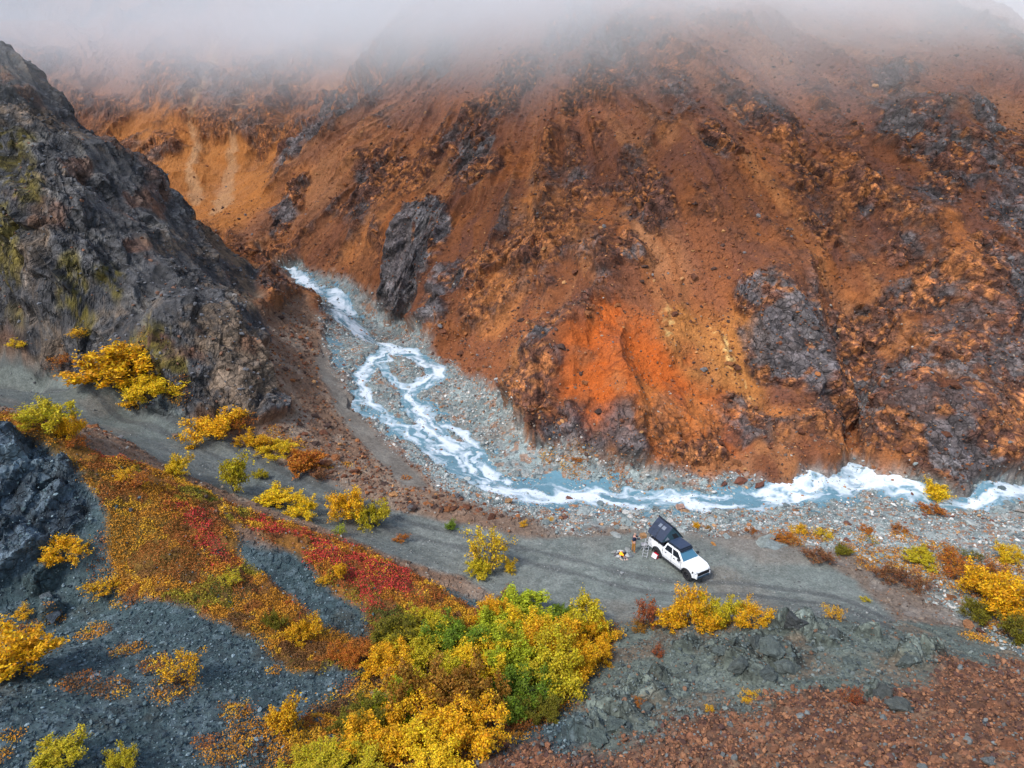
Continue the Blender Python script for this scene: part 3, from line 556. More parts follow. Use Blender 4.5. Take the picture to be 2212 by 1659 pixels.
def cname(c):
    r, g_, b_ = c; l = (r + g_ + b_) / 3
    if r > b_ * 1.9: return ('pale orange' if l > .2 else 'rust orange' if l > .11 else 'dark brown')
    return 'pale grey' if l > .3 else 'mid grey' if l > .16 else 'dark grey'
GB = dict(bed='river stones on the gravel bed', rust='stones in the rusty rubble', knoll='stones on the rocky knoll', mtn='loose rocks on the mountain slope')
def boulder(P, s, c, label, group, k, zr=None, sq=(1, 1, 1)):
    o = add('boulder', BM[k % 8], None, label, 'boulder', group, loc=(P[0], P[1], P[2]))
    o.scale = (s * sq[0], s * sq[1], s * .8 * sq[2]); o.rotation_euler = (rng.uniform(-.25, .25), rng.uniform(-.25, .25), rng.uniform(0, 6.28) if zr is None else zr); o.color = (*c, 1); return o
LMK = dict(bed=[(700,640,'near the upper rapid'),(760,760,'beside the pale shallows'),(900,830,'among the braids'),(1000,900,'on the bar below the talus'),(850,960,'along the grey footpath'),(1000,1060,'on the near bank at the confluence'),(1250,1020,'on the far bank below the orange spur'),(1300,1120,'on the near bank left of the tent'),
  (1550,1120,'on the near bank right of the tent'),(1700,1040,'at the mountain foot by the rapid'),(1900,1120,'in the middle of the right gravel bar'),(2150,1130,'near the right end of the gravel bar'),(1950,1210,'among the low orange bushes'),(2150,1320,'beside the right gravel thicket')],
 mtn=[(480,400,'in the ochre gully'),(700,450,'left of the grey ribs'),(950,500,'near the tall grey outcrop'),(1100,780,'in the middle of the talus above the stream'),(1000,770,'at the left of the talus above the stream'),(1150,700,'at the top of the talus'),(1090,860,'at the foot of the talus'),(700,560,'above the upper rapid'),(900,700,'at the foot of the grey outcrop'),(1200,450,'in the chute left of the spur'),(1400,500,'on the upper spur'),(1400,780,'on the orange patch'),(1600,750,'right of the orange patch'),(1700,600,'above the grey outcrop'),(1600,980,'at the mountain foot'),
  (1900,600,'on the right flank'),(2050,850,'above the right bend'),(1500,250,'high on the slope under the cloud'),(1850,900,'in the dark hollow above the rapid'),(2150,400,'high on the right flank')],
 rust=[(1100,1640,'below the thicket'),(1350,1640,'at the bottom middle'),(1600,1600,'below the knoll'),(1850,1560,'in the middle of the rubble'),(2100,1500,'at the top right of the rubble'),(2150,1620,'in the bottom right corner')],
 knoll=[(1280,1540,'on the left foot of the knoll'),(1450,1420,'on the left shoulder of the knoll'),(1640,1420,'among the dark crags'),(1850,1400,'on the right shoulder of the knoll'),(1600,1520,'on the near slope of the knoll'),(2000,1450,'at the right end of the knoll')])
KD = dict(bed='river stone', mtn='rock', rust='stone', knoll='stone')
lmk = {k: [(hit(u, v), t) for u, v, t in L] for k, L in LMK.items()}
rec = {}
for j, (key, P, s, c) in enumerate(BIG):
    t = min(lmk[key], key=lambda q: np.linalg.norm(q[0] - P))[1]; sz = 'large' if s > .42 else 'medium' if s > .27 else 'small'
    rec.setdefault((key, f'{sz} {cname(c)} {KD[key]} {t}'), []).append((math.atan2(P[0], P[1]), j))
ORD = ['leftmost'] + [w_ + ' from left' for w_ in 'second third fourth fifth sixth seventh eighth ninth tenth eleventh twelfth thirteenth fourteenth fifteenth sixteenth'.split()]
for (key, t), L in rec.items():
    L.sort()
    for q, (_, j) in enumerate(L): BIG[j] = (*BIG[j], t if len(L) == 1 else f'{t}, ' + (ORD[q] if q < (len(L) + 1) // 2 else 'rightmost' if q == len(L) - 1 else ORD[min(len(L) - 1 - q, 15)].replace('left', 'right')))
for j, (key, P, s, c, lb) in enumerate(BIG): boulder(P, s, c, lb, GB[key], j)
from mathutils.bvhtree import BVHTree
def near_ground(u, v):
    """real ground point (with relief) on a bearing"""
    d = Vector(ray(u, v)); h_ = BVH.ray_cast(Vector((0, 0, HC)), d.normalized(), 400); return np.array(h_[0]) if h_[0] else hit(u, v)
_st = 3; _I = idx[::_st, ::_st]; _F = np.stack([_I[:-1, :-1], _I[:-1, 1:], _I[1:, 1:], _I[1:, :-1]], -1).reshape(-1, 4)
_u, _inv = np.unique(_F, return_inverse=True); BVH = BVHTree.FromPolygons(GV[_u].tolist(), _inv.reshape(-1, 4).tolist())
def ground_z(x, y):
    h_ = BVH.ray_cast(Vector((x, y, 120)), Vector((0, 0, -1)), 300); return h_[0].z if h_[0] else float(H0(x, y))
HANDB = [(1262,1105,.85,(.36,.40,.38),'pale green-grey rounded boulder by the pool left of the pickup',(1.3,1,.8)),(1183,1090,.55,(.55,.53,.5),'whitish block at the stream edge left of the tall tent',(1,1,1)),
 (1368,1108,.5,(.42,.44,.42),'round pale boulder between the stream and the tent',(1.2,1,.8)),(1650,1172,.85,(.24,.27,.25),'large flat grey slab just right of the camp clearing',(1.9,1.1,.5)),(1672,1180,.8,(.22,.25,.24),'smaller slab lying against the large flat grey slab',(1.4,1,.5)),
 (1465,1083,.42,(.14,.075,.07),'dark maroon boulder breaking the white water above the pickup',(1,1,1)),(1468,1098,.55,(.45,.27,.2),'pinkish boulder at the near water edge above the pickup',(1.1,1,.9)),(1482,1105,.45,(.34,.2,.11),'ochre boulder beside the pinkish one at the water edge',(1,1,.9)),
 (2155,1052,.8,(.13,.17,.18),'dark wet grey boulder in the stream at the right',(1.5,1,.7)),(2140,1078,.6,(.30,.34,.33),'pale boulder on the near bank below the dark wet one',(1.3,1,.7)),(2205,1105,.5,(.42,.36,.3),'long tan boulder at the right edge of the gravel bar',(1.8,1,.5)),
 (1600,1040,.75,(.2,.075,.045),'rust red block fallen at the mountain foot above the stream',(1,1,.9)),(1640,1048,.75,(.17,.065,.04),'second rust red block at the mountain foot, near the bend',(1.2,1,.9)),(1565,1045,.5,(.15,.06,.04),'smaller rust block left of the two fallen red blocks',(1,1,.9)),
 (1540,1175,.2,(.58,.25,.06),'bright orange stone on the gravel right of the tent',(1.6,1,.7)),(1345,1140,.35,(.36,.33,.28),'tan stone on the gravel left of the person',(1.2,1,.7)),(1328,1155,.45,(.33,.35,.33),'pale flat stone left of the person',(1.3,1,.6)),
 (1010,985,.5,(.14,.07,.055),'dark red stone among the braids',(1,1,1)),(1640,1095,.5,(.5,.5,.47),'whitish stone at the near edge of the white water',(1.4,1,.6)),(1760,1078,.5,(.3,.12,.06),'rust stone standing in the rapid at the bend',(1,1,1)),
 (1878,1205,.4,(.42,.43,.4),'pale stone among the low orange bushes',(1.4,1,.6)),(2100,1130,.6,(.38,.41,.39),'pale grey slab on the right gravel bar',(1.6,1,.5)),(2010,1160,.5,(.34,.37,.35),'flat grey stone above the orange bushes at right',(1.5,1,.5)),
 (700,640,.8,(.19,.08,.05),'rust boulder beside the upper stream',(1.2,1,.8)),(735,655,.8,(.15,.07,.05),'dark rust boulder in the upper rapid',(1.1,1,.8)),(380,940,.5,(.2,.13,.09),'brown stone lying on the old road at left',(1.5,1,.5)),
 (1085,1570,.45,(.085,.085,.10),'dark grey boulder at the foot of the thicket',(1,1,1)),(100,1290,.5,(.10,.12,.13),'grey boulder below the blue-grey cliff',(1,1,1)),(115,1330,.55,(.05,.065,.08),'dark block half buried in the left scree',(1.3,1,.8)),
 (205,1460,.2,(.3,.35,.37),'pale stone in the left scree',(1.4,1,.7)),(690,1560,.3,(.09,.12,.13),'grey stone in the lower scree by the thicket',(1,1,.8)),(2180,1620,.5,(.28,.11,.05),'large orange block in the rubble at the lower right',(1.2,1,.8)),(2070,1590,.4,(.24,.09,.05),'rust block in the middle of the near rubble',(1.2,1,.8)),
 (1632,1395,0.71,(.085,.10,.095),'tall dark crag block at the crest of the knoll, left of the pair',(0.99,1,1.70)),(1672,1405,0.75,(.10,.12,.11),'tall dark crag block at the crest of the knoll, right of the pair',(0.90,1.1,1.70)),
 (1600,1440,0.60,(.09,.105,.095),'dark crag block below the left crest of the knoll',(1.17,1,1.70)),(1655,1455,0.52,(.075,.09,.085),'dark crag block in the hollow under the crest pair',(0.90,1,1.70)),(1700,1440,0.52,(.11,.13,.12),'grey-green block on the right under the crest pair',(1.26,1,1.52)),(1715,1345,0.52,(.06,.065,.065),'blackish block on the skyline of the knoll beside the road',(1.26,1,1.70)),
 (1560,1405,0.41,(.10,.12,.11),'grey-green block at the left end of the knoll crest',(1.26,1,1.52)),(1800,1375,0.45,(.10,.115,.105),'grey block on the right part of the knoll crest',(0.99,1,1.70)),(1905,1500,0.60,(.085,.095,.09),'large dark block between knoll and rusty rubble',(0.99,1,1.70)),(1950,1530,0.45,(.10,.11,.10),'grey block right of the large dark one above the rubble',(1.35,1,1.14)),
 (1960,1430,0.45,(.10,.12,.11),'grey-green ledge block at the right end of the knoll',(1.35,1,1.52)),(1330,1565,0.60,(.10,.125,.11),'pale green-grey slab at the lower left of the knoll',(1.35,1,1.14)),(1385,1520,0.45,(.11,.13,.12),'grey-green slab above the pale one on the lower knoll',(1.35,1,1.14)),(1290,1600,0.52,(.095,.12,.105),'lowest green-grey slab of the knoll, near the thicket',(1.17,1.1,1.14)),
 (1500,1450,0.38,(.10,.12,.11),'small crag in the middle of the knoll',(1.17,1,1.52)),(1830,1430,0.34,(.09,.11,.10),'small crag on the right face of the knoll',(1.17,1,1.52))]
for j, (u, v, s, c, lb, sq) in enumerate(HANDB):
    if not lb: continue
    P = near_ground(u, v); P[2] += s * .1; boulder(P, s, c, lb, None, j + 3, None, sq)

# ------------------------------------------------------------------ low ground cover
def leaves(P, size, c, up=.4):
    """quads at P with random lean"""
    n = len(P); nn = rng.normal(size=(n, 3)); nn[:, 2] = np.abs(nn[:, 2]) + up; nn /= np.linalg.norm(nn, axis=1)[:, None]
    t = np.cross(nn, rng.normal(size=(n, 3))); t /= np.linalg.norm(t, axis=1)[:, None] + 1e-9; b_ = np.cross(nn, t)
    s = size[:, None]; V = np.stack([P + t * s, P + b_ * s * .55, P - t * s, P - b_ * s * .55], 1).reshape(-1, 3)
    return V, np.arange(4 * n).reshape(n, 4), np.repeat(c, 4, 0)
M_leafc, nt, b = node_mat('ground cover leaf', .75, spec=.25); n = N(nt); a = n('ShaderNodeAttribute', attribute_name='Col'); nt.links.new(a.outputs['Color'], b.inputs['Base Color'])
VEG = spots([(240,1215,1.2),(280,1290,.9),(200,1370,.8),(170,1480,.8),(240,1490,.8),(370,1500,1.2),(510,1540,.9),(600,1400,.8),(330,1440,1),(280,1410,.8),(120,1340,.5),(60,1360,.6),(560,1600,1.4),(640,1600,1.3),(480,1640,1),(440,1610,.6),(700,1560,1),(0,1640,.5),(590,1450,.4),(30,1600,.5),
  (880,1035,.5),(700,1010,.8),(750,1005,.6),(690,985,.6),(640,960,.9),(600,940,1),(130,800,.8),(300,810,1.5),(260,790,1.2),(330,830,1.3),(390,850,1.2),
  (1900,1215,1.8),(1980,1225,2.2),(2060,1245,2.5),(2150,1270,2.5),(2200,1330,2),(2180,1220,1.8),(1830,1190,1),(1760,1155,1.4),(1700,1165,1.2),(1790,1150,1),(1950,1160,1),(1870,1165,.9),(2020,1190,1.5),(2110,1380,1),(2150,1360,1.4),(1210,1100,.5),(1240,1005,1.5),(1330,1018,1.2),(1180,990,1)])
def cover():
    P2 = np.c_[gx_, gy_].astype(np.float32); f4 = fbm(P2, 2.2, 3, 411)
    veg = sstep(-.3, .4, spotmask(P2, VEG) + f4 * .5)
    wt = GM['tund'] * sstep(-.45, .05, f4 + .1) + veg * .55 + GM['gully'] * .7
    n = 230000; i = rng.choice(len(GV), n, p=W_(wt)); P = GV[i] + rng.normal(size=(n, 3)) * [.08, .08, 0]
    hh = np.abs(fbm(P[:, :2].astype(np.float32), .7, 2, 421)) * .5 + .03; P[:, 2] += rng.random(n) * hh + .01
    p2 = P[:, :2].astype(np.float32); r_ = redmask(p2) * .8 + fbm(p2, 1.1, 4, 431) * 1.1 - .12; g_ = fbm(p2, 2.6, 3, 441) + .35 * spotmask(p2, spots([(560,1110,3),(330,1040,2),(850,1330,3),(470,1270,2),(600,1330,2),(500,1100,2)])).clip(-1, 1)
    c = np.tile([.46, .19, .015], (n, 1)); 
    def m_(m, d_):
        nonlocal c; c = np.where(m[:, None], d_, c)
    m_(fbm(p2, .9, 2, 451) > .15, [.58, .30, .018]); m_(fbm(p2, 1.6, 2, 452) > .2, [.30, .10, .018]); m_(g_ > .22, [.27, .21, .016]); m_(g_ > .5, [.085, .095, .012]); m_(fbm(p2, 1.3, 2, 453) < -.35, [.16, .07, .022])
    m_((r_ > .25) & (rng.random(n) < .72), [.50, .040, .034]); m_((r_ > -.35) & (r_ <= .25) & (rng.random(n) < .35), [.42, .09, .022])
    right = (P[:, 0] > 18) & (P[:, 1] > 35); m_(right & (rng.random(n) < .5), [.42, .19, .03])
    c = c * rng.uniform(.5, 1.5, (n, 1))
    d = np.linalg.norm(P - [0, 0, HC], axis=1); V, F, cc = leaves(P, .020 * (d / 35) * rng.uniform(.7, 1.7, n) + .02, c)
    add('ground_cover', mesh_np('ground_cover', V, F, {'Col': cc}, M_leafc), 'stuff')
cover()

# ------------------------------------------------------------------ shrubs
M_leaf, nt, b = node_mat('autumn leaf', .6, spec=.3); n = N(nt)
oi = n('ShaderNodeObjectInfo'); a = n('ShaderNodeAttribute', attribute_name='v'); a2 = n('ShaderNodeAttribute', attribute_name='q')
hs = n('ShaderNodeHueSaturation', {'Hue': .5, 'Saturation': 1.0, 'Value': 1.0, 'Color': oi.outputs['Color']})
hm = n('ShaderNodeMapRange', {0: a2.outputs['Fac'], 3: .466, 4: .518}); nt.links.new(hm.outputs[0], hs.inputs['Hue'])
vm = n('ShaderNodeMapRange', {0: a.outputs['Fac'], 3: .3, 4: 1.5}); nt.links.new(vm.outputs[0], hs.inputs['Value'])
nt.links.new(hs.outputs[0], b.inputs['Base Color'])
tr_ = n('ShaderNodeBsdfTranslucent', {'Color': hs.outputs[0]}); mxs = n('ShaderNodeMixShader', {0: .35, 1: b.outputs[0], 2: tr_.outputs[0]}); nt.links.new(mxs.outputs[0], nt.nodes['Material Output'].inputs[0])
M_bark, nt, b = node_mat('shrub bark', .9, (.075, .055, .045))
def tubes(segs):
    """list of (p, q, r0, r1) to one mesh of 5-sided tubes"""
    A = np.array([s[0] for s in segs]); B = np.array([s[1] for s in segs]); r0 = np.array([s[2] for s in segs]); r1 = np.array([s[3] for s in segs]); n = len(A)
    d = B - A; d /= np.linalg.norm(d, axis=1)[:, None] + 1e-9; s = np.cross(d, [.3, .5, .81]); s /= np.linalg.norm(s, axis=1)[:, None] + 1e-9; t = np.cross(d, s)
    an = np.arange(5) * 2 * math.pi / 5; ring = lambda P, r: P[:, None] + (s[:, None] * np.cos(an)[None, :, None] + t[:, None] * np.sin(an)[None, :, None]) * r[:, None, None]
    V = np.concatenate([ring(A, r0), ring(B, r1)], 1).reshape(-1, 3); k = np.arange(5); f = np.stack([k, (k + 1) % 5, (k + 1) % 5 + 5, k + 5], -1)
    return V, (f[None] + (np.arange(n) * 10)[:, None, None]).reshape(-1, 4)
def shrub_mesh(seed, nleaf, slim=1., sparse=0.):
    r = np.random.default_rng(seed); segs, tips = [], []
    def grow(p, d, L, rad, lv):
        k = 4
        for j in range(k):
            q = p + d * L / k; segs.append((p, q, rad * (1 - .18 * j), rad * (1 - .18 * (j + 1)))); p = q
            d = d + r.normal(size=3) * .16 + np.array([0, 0, .10]); d /= np.linalg.norm(d)
            if (j >= 1 or lv > 0): tips.append((p, lv))
            if lv < 2 and j >= 1:
                for _ in range(2):
                    e = d + r.normal(size=3) * .65; e /= np.linalg.norm(e); grow(p, e, L * r.uniform(.4, .6), rad * .5, lv + 1)
    ns = 9
    for s in range(ns):
        a_ = s * 2.4 + r.uniform(-.4, .4); ti = r.uniform(.15, 1.05) * slim; d = np.array([math.cos(a_) * math.sin(ti), math.sin(a_) * math.sin(ti), math.cos(ti)])
        grow(np.array([math.cos(a_), math.sin(a_), 0]) * .08, d, r.uniform(.55, .85), .016, 0)
    T_ = np.array([t[0] for t in tips if t[1] > 0]); 
    blobs = T_[r.choice(len(T_), int(len(T_) * (1 - sparse)), replace=False)]
    dens = r.random(len(blobs)) ** 1.5 + .1; ci = r.choice(len(blobs), nleaf, p=dens / dens.sum())
    P = blobs[ci] + r.normal(size=(nleaf, 3)) * .045; P[:, 2] = np.abs(P[:, 2]) + .02
    q = (hf(_h(ci.astype(np.int32) // 3, ci.astype(np.int32) * 0, ci.astype(np.int32) * 0, seed)) * .6 + r.random(nleaf) * .4)
    v = r.random(nleaf) * .7 + .3 * hf(_h(ci.astype(np.int32), ci.astype(np.int32) * 0, ci.astype(np.int32) * 0, seed + 3))
    k = 1 / max(P[:, 2].max() * .97, .01); P *= k; V, F, vv = leaves(P, r.uniform(.6, 1.3, nleaf) * LS, np.c_[v, q], .25)
    sv, sf = tubes([(s[0] * k, s[1] * k, s[2] * k, s[3] * k) for s in segs])
    ext = np.percentile(np.hypot(P[:, 0], P[:, 1]), 98.5)
    return mesh_np('leaves', V, F, {'v': vv[:, 0].astype(np.float32), 'q': vv[:, 1].astype(np.float32)}, M_leaf), mesh_np('stems', sv, sf, None, M_bark), ext
LS = .022; SH_BIG = [shrub_mesh(s, 13000) for s in range(60, 65)]
LS = .028; SH = [shrub_mesh(s, 6500) for s in range(70, 75)] + [shrub_mesh(80, 3600, .45), shrub_mesh(81, 1700, .8, .6), shrub_mesh(82, 2000, 1., .55)]
COL = dict(G=(.84,.50,.014), Y=(.84,.60,.018), O=(.52,.20,.02), L=(.42,.48,.022), V=(.17,.27,.018), R=(.40,.13,.035), B=(.36,.19,.02), D=(.22,.20,.015), F=(.30,.14,.05), K=(.60,.50,.02))
SHRUBS = """245 875 145 100 G 0 large golden shrub under the rocky hill at left, highest of its row
322 892 105 58 Y 1 yellow shrub spreading right of the large golden shrub under the hill
285 885 60 32 G 6 small golden shrub tucked in front of the large one under the hill
172 762 40 26 G 6 small golden shrub at the foot of the dark rocks at left
45 792 42 26 Y 6 small yellow shrub above the old road at the left edge
140 805 48 28 O 7 dull orange shrub on the earth above the old road at left
465 962 120 78 G 2 dense golden shrub above the road below the tip of the rocky hill
515 935 62 38 O 7 orange shrub behind the dense golden shrub at the hill tip
545 975 70 42 G 3 golden shrub second in the chain above the road
600 992 85 44 Y 4 low yellow shrub third in the chain above the road
650 1022 80 58 O 0 orange shrub near the lower end of the chain above the road
690 1040 42 36 F 6 half bare orange shrub ending the chain above the road
92 935 105 72 K 1 olive yellow shrub standing on top of the blue-grey cliff
145 955 62 66 G 2 golden shrub at the right shoulder of the blue-grey cliff
160 975 50 35 O 7 orange shrub below the golden one on the cliff shoulder
378 1026 60 48 Y 3 round yellow shrub alone on the grey scree below the road
507 1066 56 92 K 5 tall slender yellow-green shrub on the scree edge
563 1036 32 24 K 4 tiny lime yellow shrub right of the slender one
588 1092 78 50 Y 0 yellow shrub right of the tall slender one on the scree edge
652 1116 80 58 Y 2 pale yellow shrub in the middle of the lower scree row
752 1128 92 80 G 1 full golden shrub at the right end of the lower scree row
806 1142 74 70 K 3 yellow-green shrub leaning beside the full golden shrub
736 1160 30 32 L 7 little lime shrub below the full golden shrub
865 1172 34 24 O 6 little orange shrub on the lower edge of the road
975 1148 26 26 V 5 small green bush at the narrow of the road
292 1056 66 36 O 7 low orange shrub on the crest right of the cliff
268 1040 40 28 G 6 small golden shrub beside the cliff on the tundra crest
132 1222 84 58 G 4 golden shrub growing at the foot of the blue-grey cliff
222 1300 58 46 G 6 sparse golden shrub on the upper left scree
380 1482 92 76 G 7 spreading golden shrub in the middle of the left scree
45 1340 36 26 G 6 tiny golden shrub by the dark block in the left scree
18 1462 118 105 G 0 large orange-gold shrub cut by the left edge of the picture
657 1388 72 62 G 3 golden shrub in the tundra strip above the scree
592 1364 44 46 D 2 small olive shrub left of the golden one in the tundra strip
492 1262 54 30 K 7 low yellow shrub in the red tundra
700 1265 34 26 G 6 little golden shrub at the lower edge of the red patch
733 1255 30 44 G 5 little upright golden shrub within the red patch
614 1590 62 72 G 5 upright golden shrub near the bottom of the left scree
660 1570 36 24 O 7 thin orange sprig right of the upright golden shrub
105 1664 96 56 K 1 yellow shrub at the bottom left corner
256 1668 64 52 K 2 yellow-green shrub on the bottom edge in the scree
1048 1238 110 108 Y 7 tall airy yellow shrub beside the road with bare gaps
1040 1246 56 46 K 0 leafy yellow-green base growth under the tall airy shrub
1100 1236 34 30 Y 3 small yellow shrub right of the tall airy one
1398 1358 56 76 R 6 reddish orange thin shrub behind the rocky knoll
1398 1362 70 34 B 7 low brown bush at the foot of the reddish thin shrub
1455 1362 70 66 G 0 golden shrub at the left of the row behind the knoll
1500 1358 90 86 G 1 tallest golden shrub behind the knoll
1562 1358 84 80 K 2 yellow-green shrub right of the tallest golden one behind the knoll
1540 1366 70 48 G 3 low golden shrub in front of the yellow-green one behind the knoll
1625 1356 76 56 G 4 golden shrub at the right end of the row behind the knoll
1803 1340 44 36 G 7 small orange-gold shrub on the right of the knoll crest
1135 1335 112 74 L 0 round lime green shrub where the gully meets the road
1100 1300 50 34 B 7 brown gold bush above the round lime green shrub
1055 1352 68 66 G 1 golden shrub at the upper left of the thicket
1275 1378 112 96 K 3 golden olive shrub at the road end of the thicket
1300 1390 70 62 G 2 golden shrub at the right tip of the thicket by the road
1215 1340 60 40 V 4 dark green bush behind the golden olive shrub
1622 1513 52 22 G 7 small golden sprig on the middle of the knoll
1534 1538 22 20 G 6 tiny golden sprig on the lower knoll
1846 1525 48 42 R 7 thin reddish shrub below the knoll ledge
1422 1420 30 28 R 6 tiny orange sprig on the left of the knoll
1375 1520 34 18 O 7 flat orange sprig on the lower left of the knoll
2130 1300 100 78 G 2 golden shrub in the right gravel thicket, left of the middle
2185 1345 90 92 G 0 large golden shrub at the right edge of the gravel thicket
2085 1262 90 46 O 7 faded orange shrub at the top of the right gravel thicket
2065 1225 60 34 O 6 orange bush above the faded one in the right gravel
2000 1222 70 34 K 3 low yellow-green bush on the right gravel
2178 1218 48 38 Y 4 yellow shrub standing alone at the upper right gravel
2120 1350 60 48 D 1 olive bush under the golden shrubs at right
2205 1392 66 56 D 4 olive shrub at the lower end of the right gravel thicket
2160 1250 60 34 O 7 low orange bush between the yellow shrub and the thicket
1925 1262 62 48 F 6 half bare pinkish bush left of the right gravel thicket
1985 1278 60 40 F 7 second half bare bush beside the right gravel thicket
1770 1218 60 40 F 6 thin faded bush at the right end of the clearing
1700 1172 60 26 O 7 low orange bush right of the large flat slab
1730 1152 46 20 G 6 tiny golden bush above the low orange one on the gravel
1785 1162 44 22 Y 7 tiny yellow bush in the middle of the right gravel
1820 1198 34 20 D 0 small olive tuft on the right gravel
1875 1150 34 16 O 6 tiny orange bush near the upper gravel bar
1950 1150 40 20 O 7 tiny orange bush left of the pale slab on the gravel bar
2028 1090 48 46 Y 5 thin yellow shrub standing at the stream edge at right
2018 1112 52 28 O 6 low orange bush under the thin yellow shrub by the stream
1622 1152 34 16 O 7 tiny orange bush left of the large flat slab
1530 1146 20 14 B 6 tiny brown bush right of the tent
1505 1142 16 18 G 5 tiny bright gold bush just right of the tent
1130 1138 22 16 G 6 tiny golden bush on the near gravel left of camp
1190 1128 22 14 G 7 tiny golden bush between the narrow and the pale boulder
1250 1002 30 14 O 6 tiny orange bush at the mountain foot
2105 1215 44 26 D 7 olive bush beside the lone yellow shrub at right
1870 1300 20 14 K 6 tiny lime bush on the right side of the clearing"""
THICKET = """900 1440 130 84 K 0 olive yellow shrub at the upper left of the thicket
850 1400 80 66 D 1 dark olive shrub on the left rim of the thicket
830 1470 90 70 G 2 golden shrub on the left rim of the thicket
930 1385 80 62 K 3 yellow-olive shrub between the tundra and the thicket
985 1425 100 84 V 4 fresh green shrub in the upper thicket
1070 1400 100 74 L 0 lime shrub in the upper middle of the thicket
1150 1410 110 84 Y 1 yellow shrub in the upper middle of the thicket
1220 1440 110 96 G 2 bright golden shrub high on the right of the thicket
1255 1470 90 84 G 3 orange-gold shrub with bare stems on the right flank
1195 1500 130 110 K 4 yellow-green shrub on the lower right flank
1110 1480 120 100 L 0 lime green shrub in the centre of the thicket
1030 1475 110 90 Y 1 golden yellow shrub in the centre of the thicket
1120 1545 110 90 V 2 deep green shrub at the lower right foot
1180 1560 70 56 D 3 low olive bush at the lower right foot
950 1500 100 84 K 3 mottled yellow-green shrub left of the centre
940 1580 140 130 B 4 large brown gold shrub low in the thicket
1030 1570 110 110 B 0 rusty gold shrub beside the large brown gold one
1010 1640 120 110 G 1 golden brown shrub at the foot of the thicket
870 1560 100 80 L 2 greenish shrub left of the large brown gold one
860 1640 130 100 G 3 golden shrub on the lower left of the thicket
930 1690 130 90 Y 4 yellow shrub at the bottom edge of the picture
790 1650 110 84 G 0 golden shrub at the bottom, left of the yellow one
780 1590 80 66 D 1 olive shrub on the lower left rim
715 1690 120 70 K 2 lime yellow shrub at the bottom left end of the thicket
640 1700 100 60 K 3 last yellow-green shrub on the bottom edge
750 1440 60 46 O 4 orange bush between tundra and thicket
1290 1430 60 50 G 0 small golden shrub on the outer right rim"""

def plant(line, meshes, group, gk):
    f = line.split(' ', 6); u, v, wpx, hpx, ck, k = float(f[0]), float(f[1]), float(f[2]) * gk, float(f[3]) * (1 + (gk - 1) * .6), f[4], int(f[5])
    P = near_ground(u, v); d = np.linalg.norm(P - [0, 0, HC]); dep = math.asin((HC - P[2]) / d)
    lm, sm, ext = meshes[k % len(meshes)]; px = d / FX
    W2 = wpx * px / 2 / .92; H = max((hpx * px - W2 * math.sin(dep) * .85) / math.cos(dep), hpx * px * .42)
    y_off = W2 * .5                                     # the crown reaches towards the viewer, so root it further back
    x, y = P[0], P[1] + y_off * .6
    r = add('shrub', None, None, f[6], 'shrub', group, loc=(x, y, ground_z(x, y) - .03)); 
    r.scale = (W2 / ext, W2 / ext, H); r.rotation_euler = (0, 0, rng.uniform(0, 6.28))
    c = np.array(COL[ck]) * rng.uniform(.92, 1.08); l_ = add('leaves', lm, parent=r); l_.color = (*c, 1); add('stems', sm, parent=r)
for l_ in SHRUBS.split('\n'): plant(l_, SH, 'autumn shrubs scattered over the slopes and gravel', 1.05)
for l_ in THICKET.split('\n'): plant(l_, SH_BIG, 'shrubs of the dense thicket in the gully', 1.3)


# ------------------------------------------------------------------ camp: pickup, tent, people and gear
import bmesh
def smat(name, col, rough=.5, metal=0, spec=.5, noise=0, **kw):
    m, nt, b = node_mat(name, rough, col, metal, spec)
    if noise:
        n = N(nt); g = n('ShaderNodeTexCoord'); t_ = n('ShaderNodeTexNoise', {'Vector': g.outputs['Object'], 'Scale': 3.5, 'Detail': 5})
        r_ = n('ShaderNodeMapRange', {0: t_.outputs[0], 1: .3, 2: .7, 3: 1 - noise, 4: 1 + noise * .5}); s_ = n('ShaderNodeVectorMath', {0: tuple(col), 3: r_.outputs[0]}, operation='SCALE'); nt.links.new(s_.outputs[0], b.inputs['Base Color'])
    return m
M_white = smat('white car paint', (.80, .81, .82), .25, noise=.06); M_blk = smat('black plastic', (.022, .024, .028), .6, noise=.3); M_tyre = smat('tyre rubber', (.025, .025, .026), .9, noise=.3)
M_rim = smat('dark rim', (.035, .035, .04), .4, .6); M_glass = smat('side glass', (.012, .016, .022), .08); M_ws = smat('windscreen glass', (.06, .17, .25), .06, spec=.8)
M_canvas = smat('tent canvas', (.030, .042, .075), .85, noise=.3); M_mesh = smat('tent mesh', (.02, .055, .075), .7, noise=.3); M_shell = smat('tent shell', (.02, .026, .038), .4, noise=.2)
M_win = smat('tent window film', (.17, .19, .23), .35); M_alu = smat('aluminium', (.55, .56, .58), .35, .6); M_lamp = smat('lamp lens', (.6, .62, .65), .1); M_rack = smat('rack black', (.022, .032, .052), .45, noise=.2)
def part(name, V, F, mat, parent=None, bev=0, smooth=False):
    me = bpy.data.meshes.new(name); me.from_pydata([tuple(map(float, v)) for v in V], [], F); me.materials.append(mat)
    bm = bmesh.new(); bm.from_mesh(me); bmesh.ops.recalc_face_normals(bm, faces=bm.faces); bm.to_mesh(me); bm.free()
    if smooth: me.polygons.foreach_set('use_smooth', [True] * len(me.polygons))
    o = add(name, me, parent=parent)
    if bev: m = o.modifiers.new('b', 'BEVEL'); m.width = bev; m.segments = 2; m.limit_method = 'ANGLE'
    return o
def hexa(b4, t4):
    """eight corners: four below, four above, both counter-clockwise"""
    return [*b4, *t4], [(3,2,1,0),(4,5,6,7),(0,1,5,4),(1,2,6,5),(2,3,7,6),(3,0,4,7)]
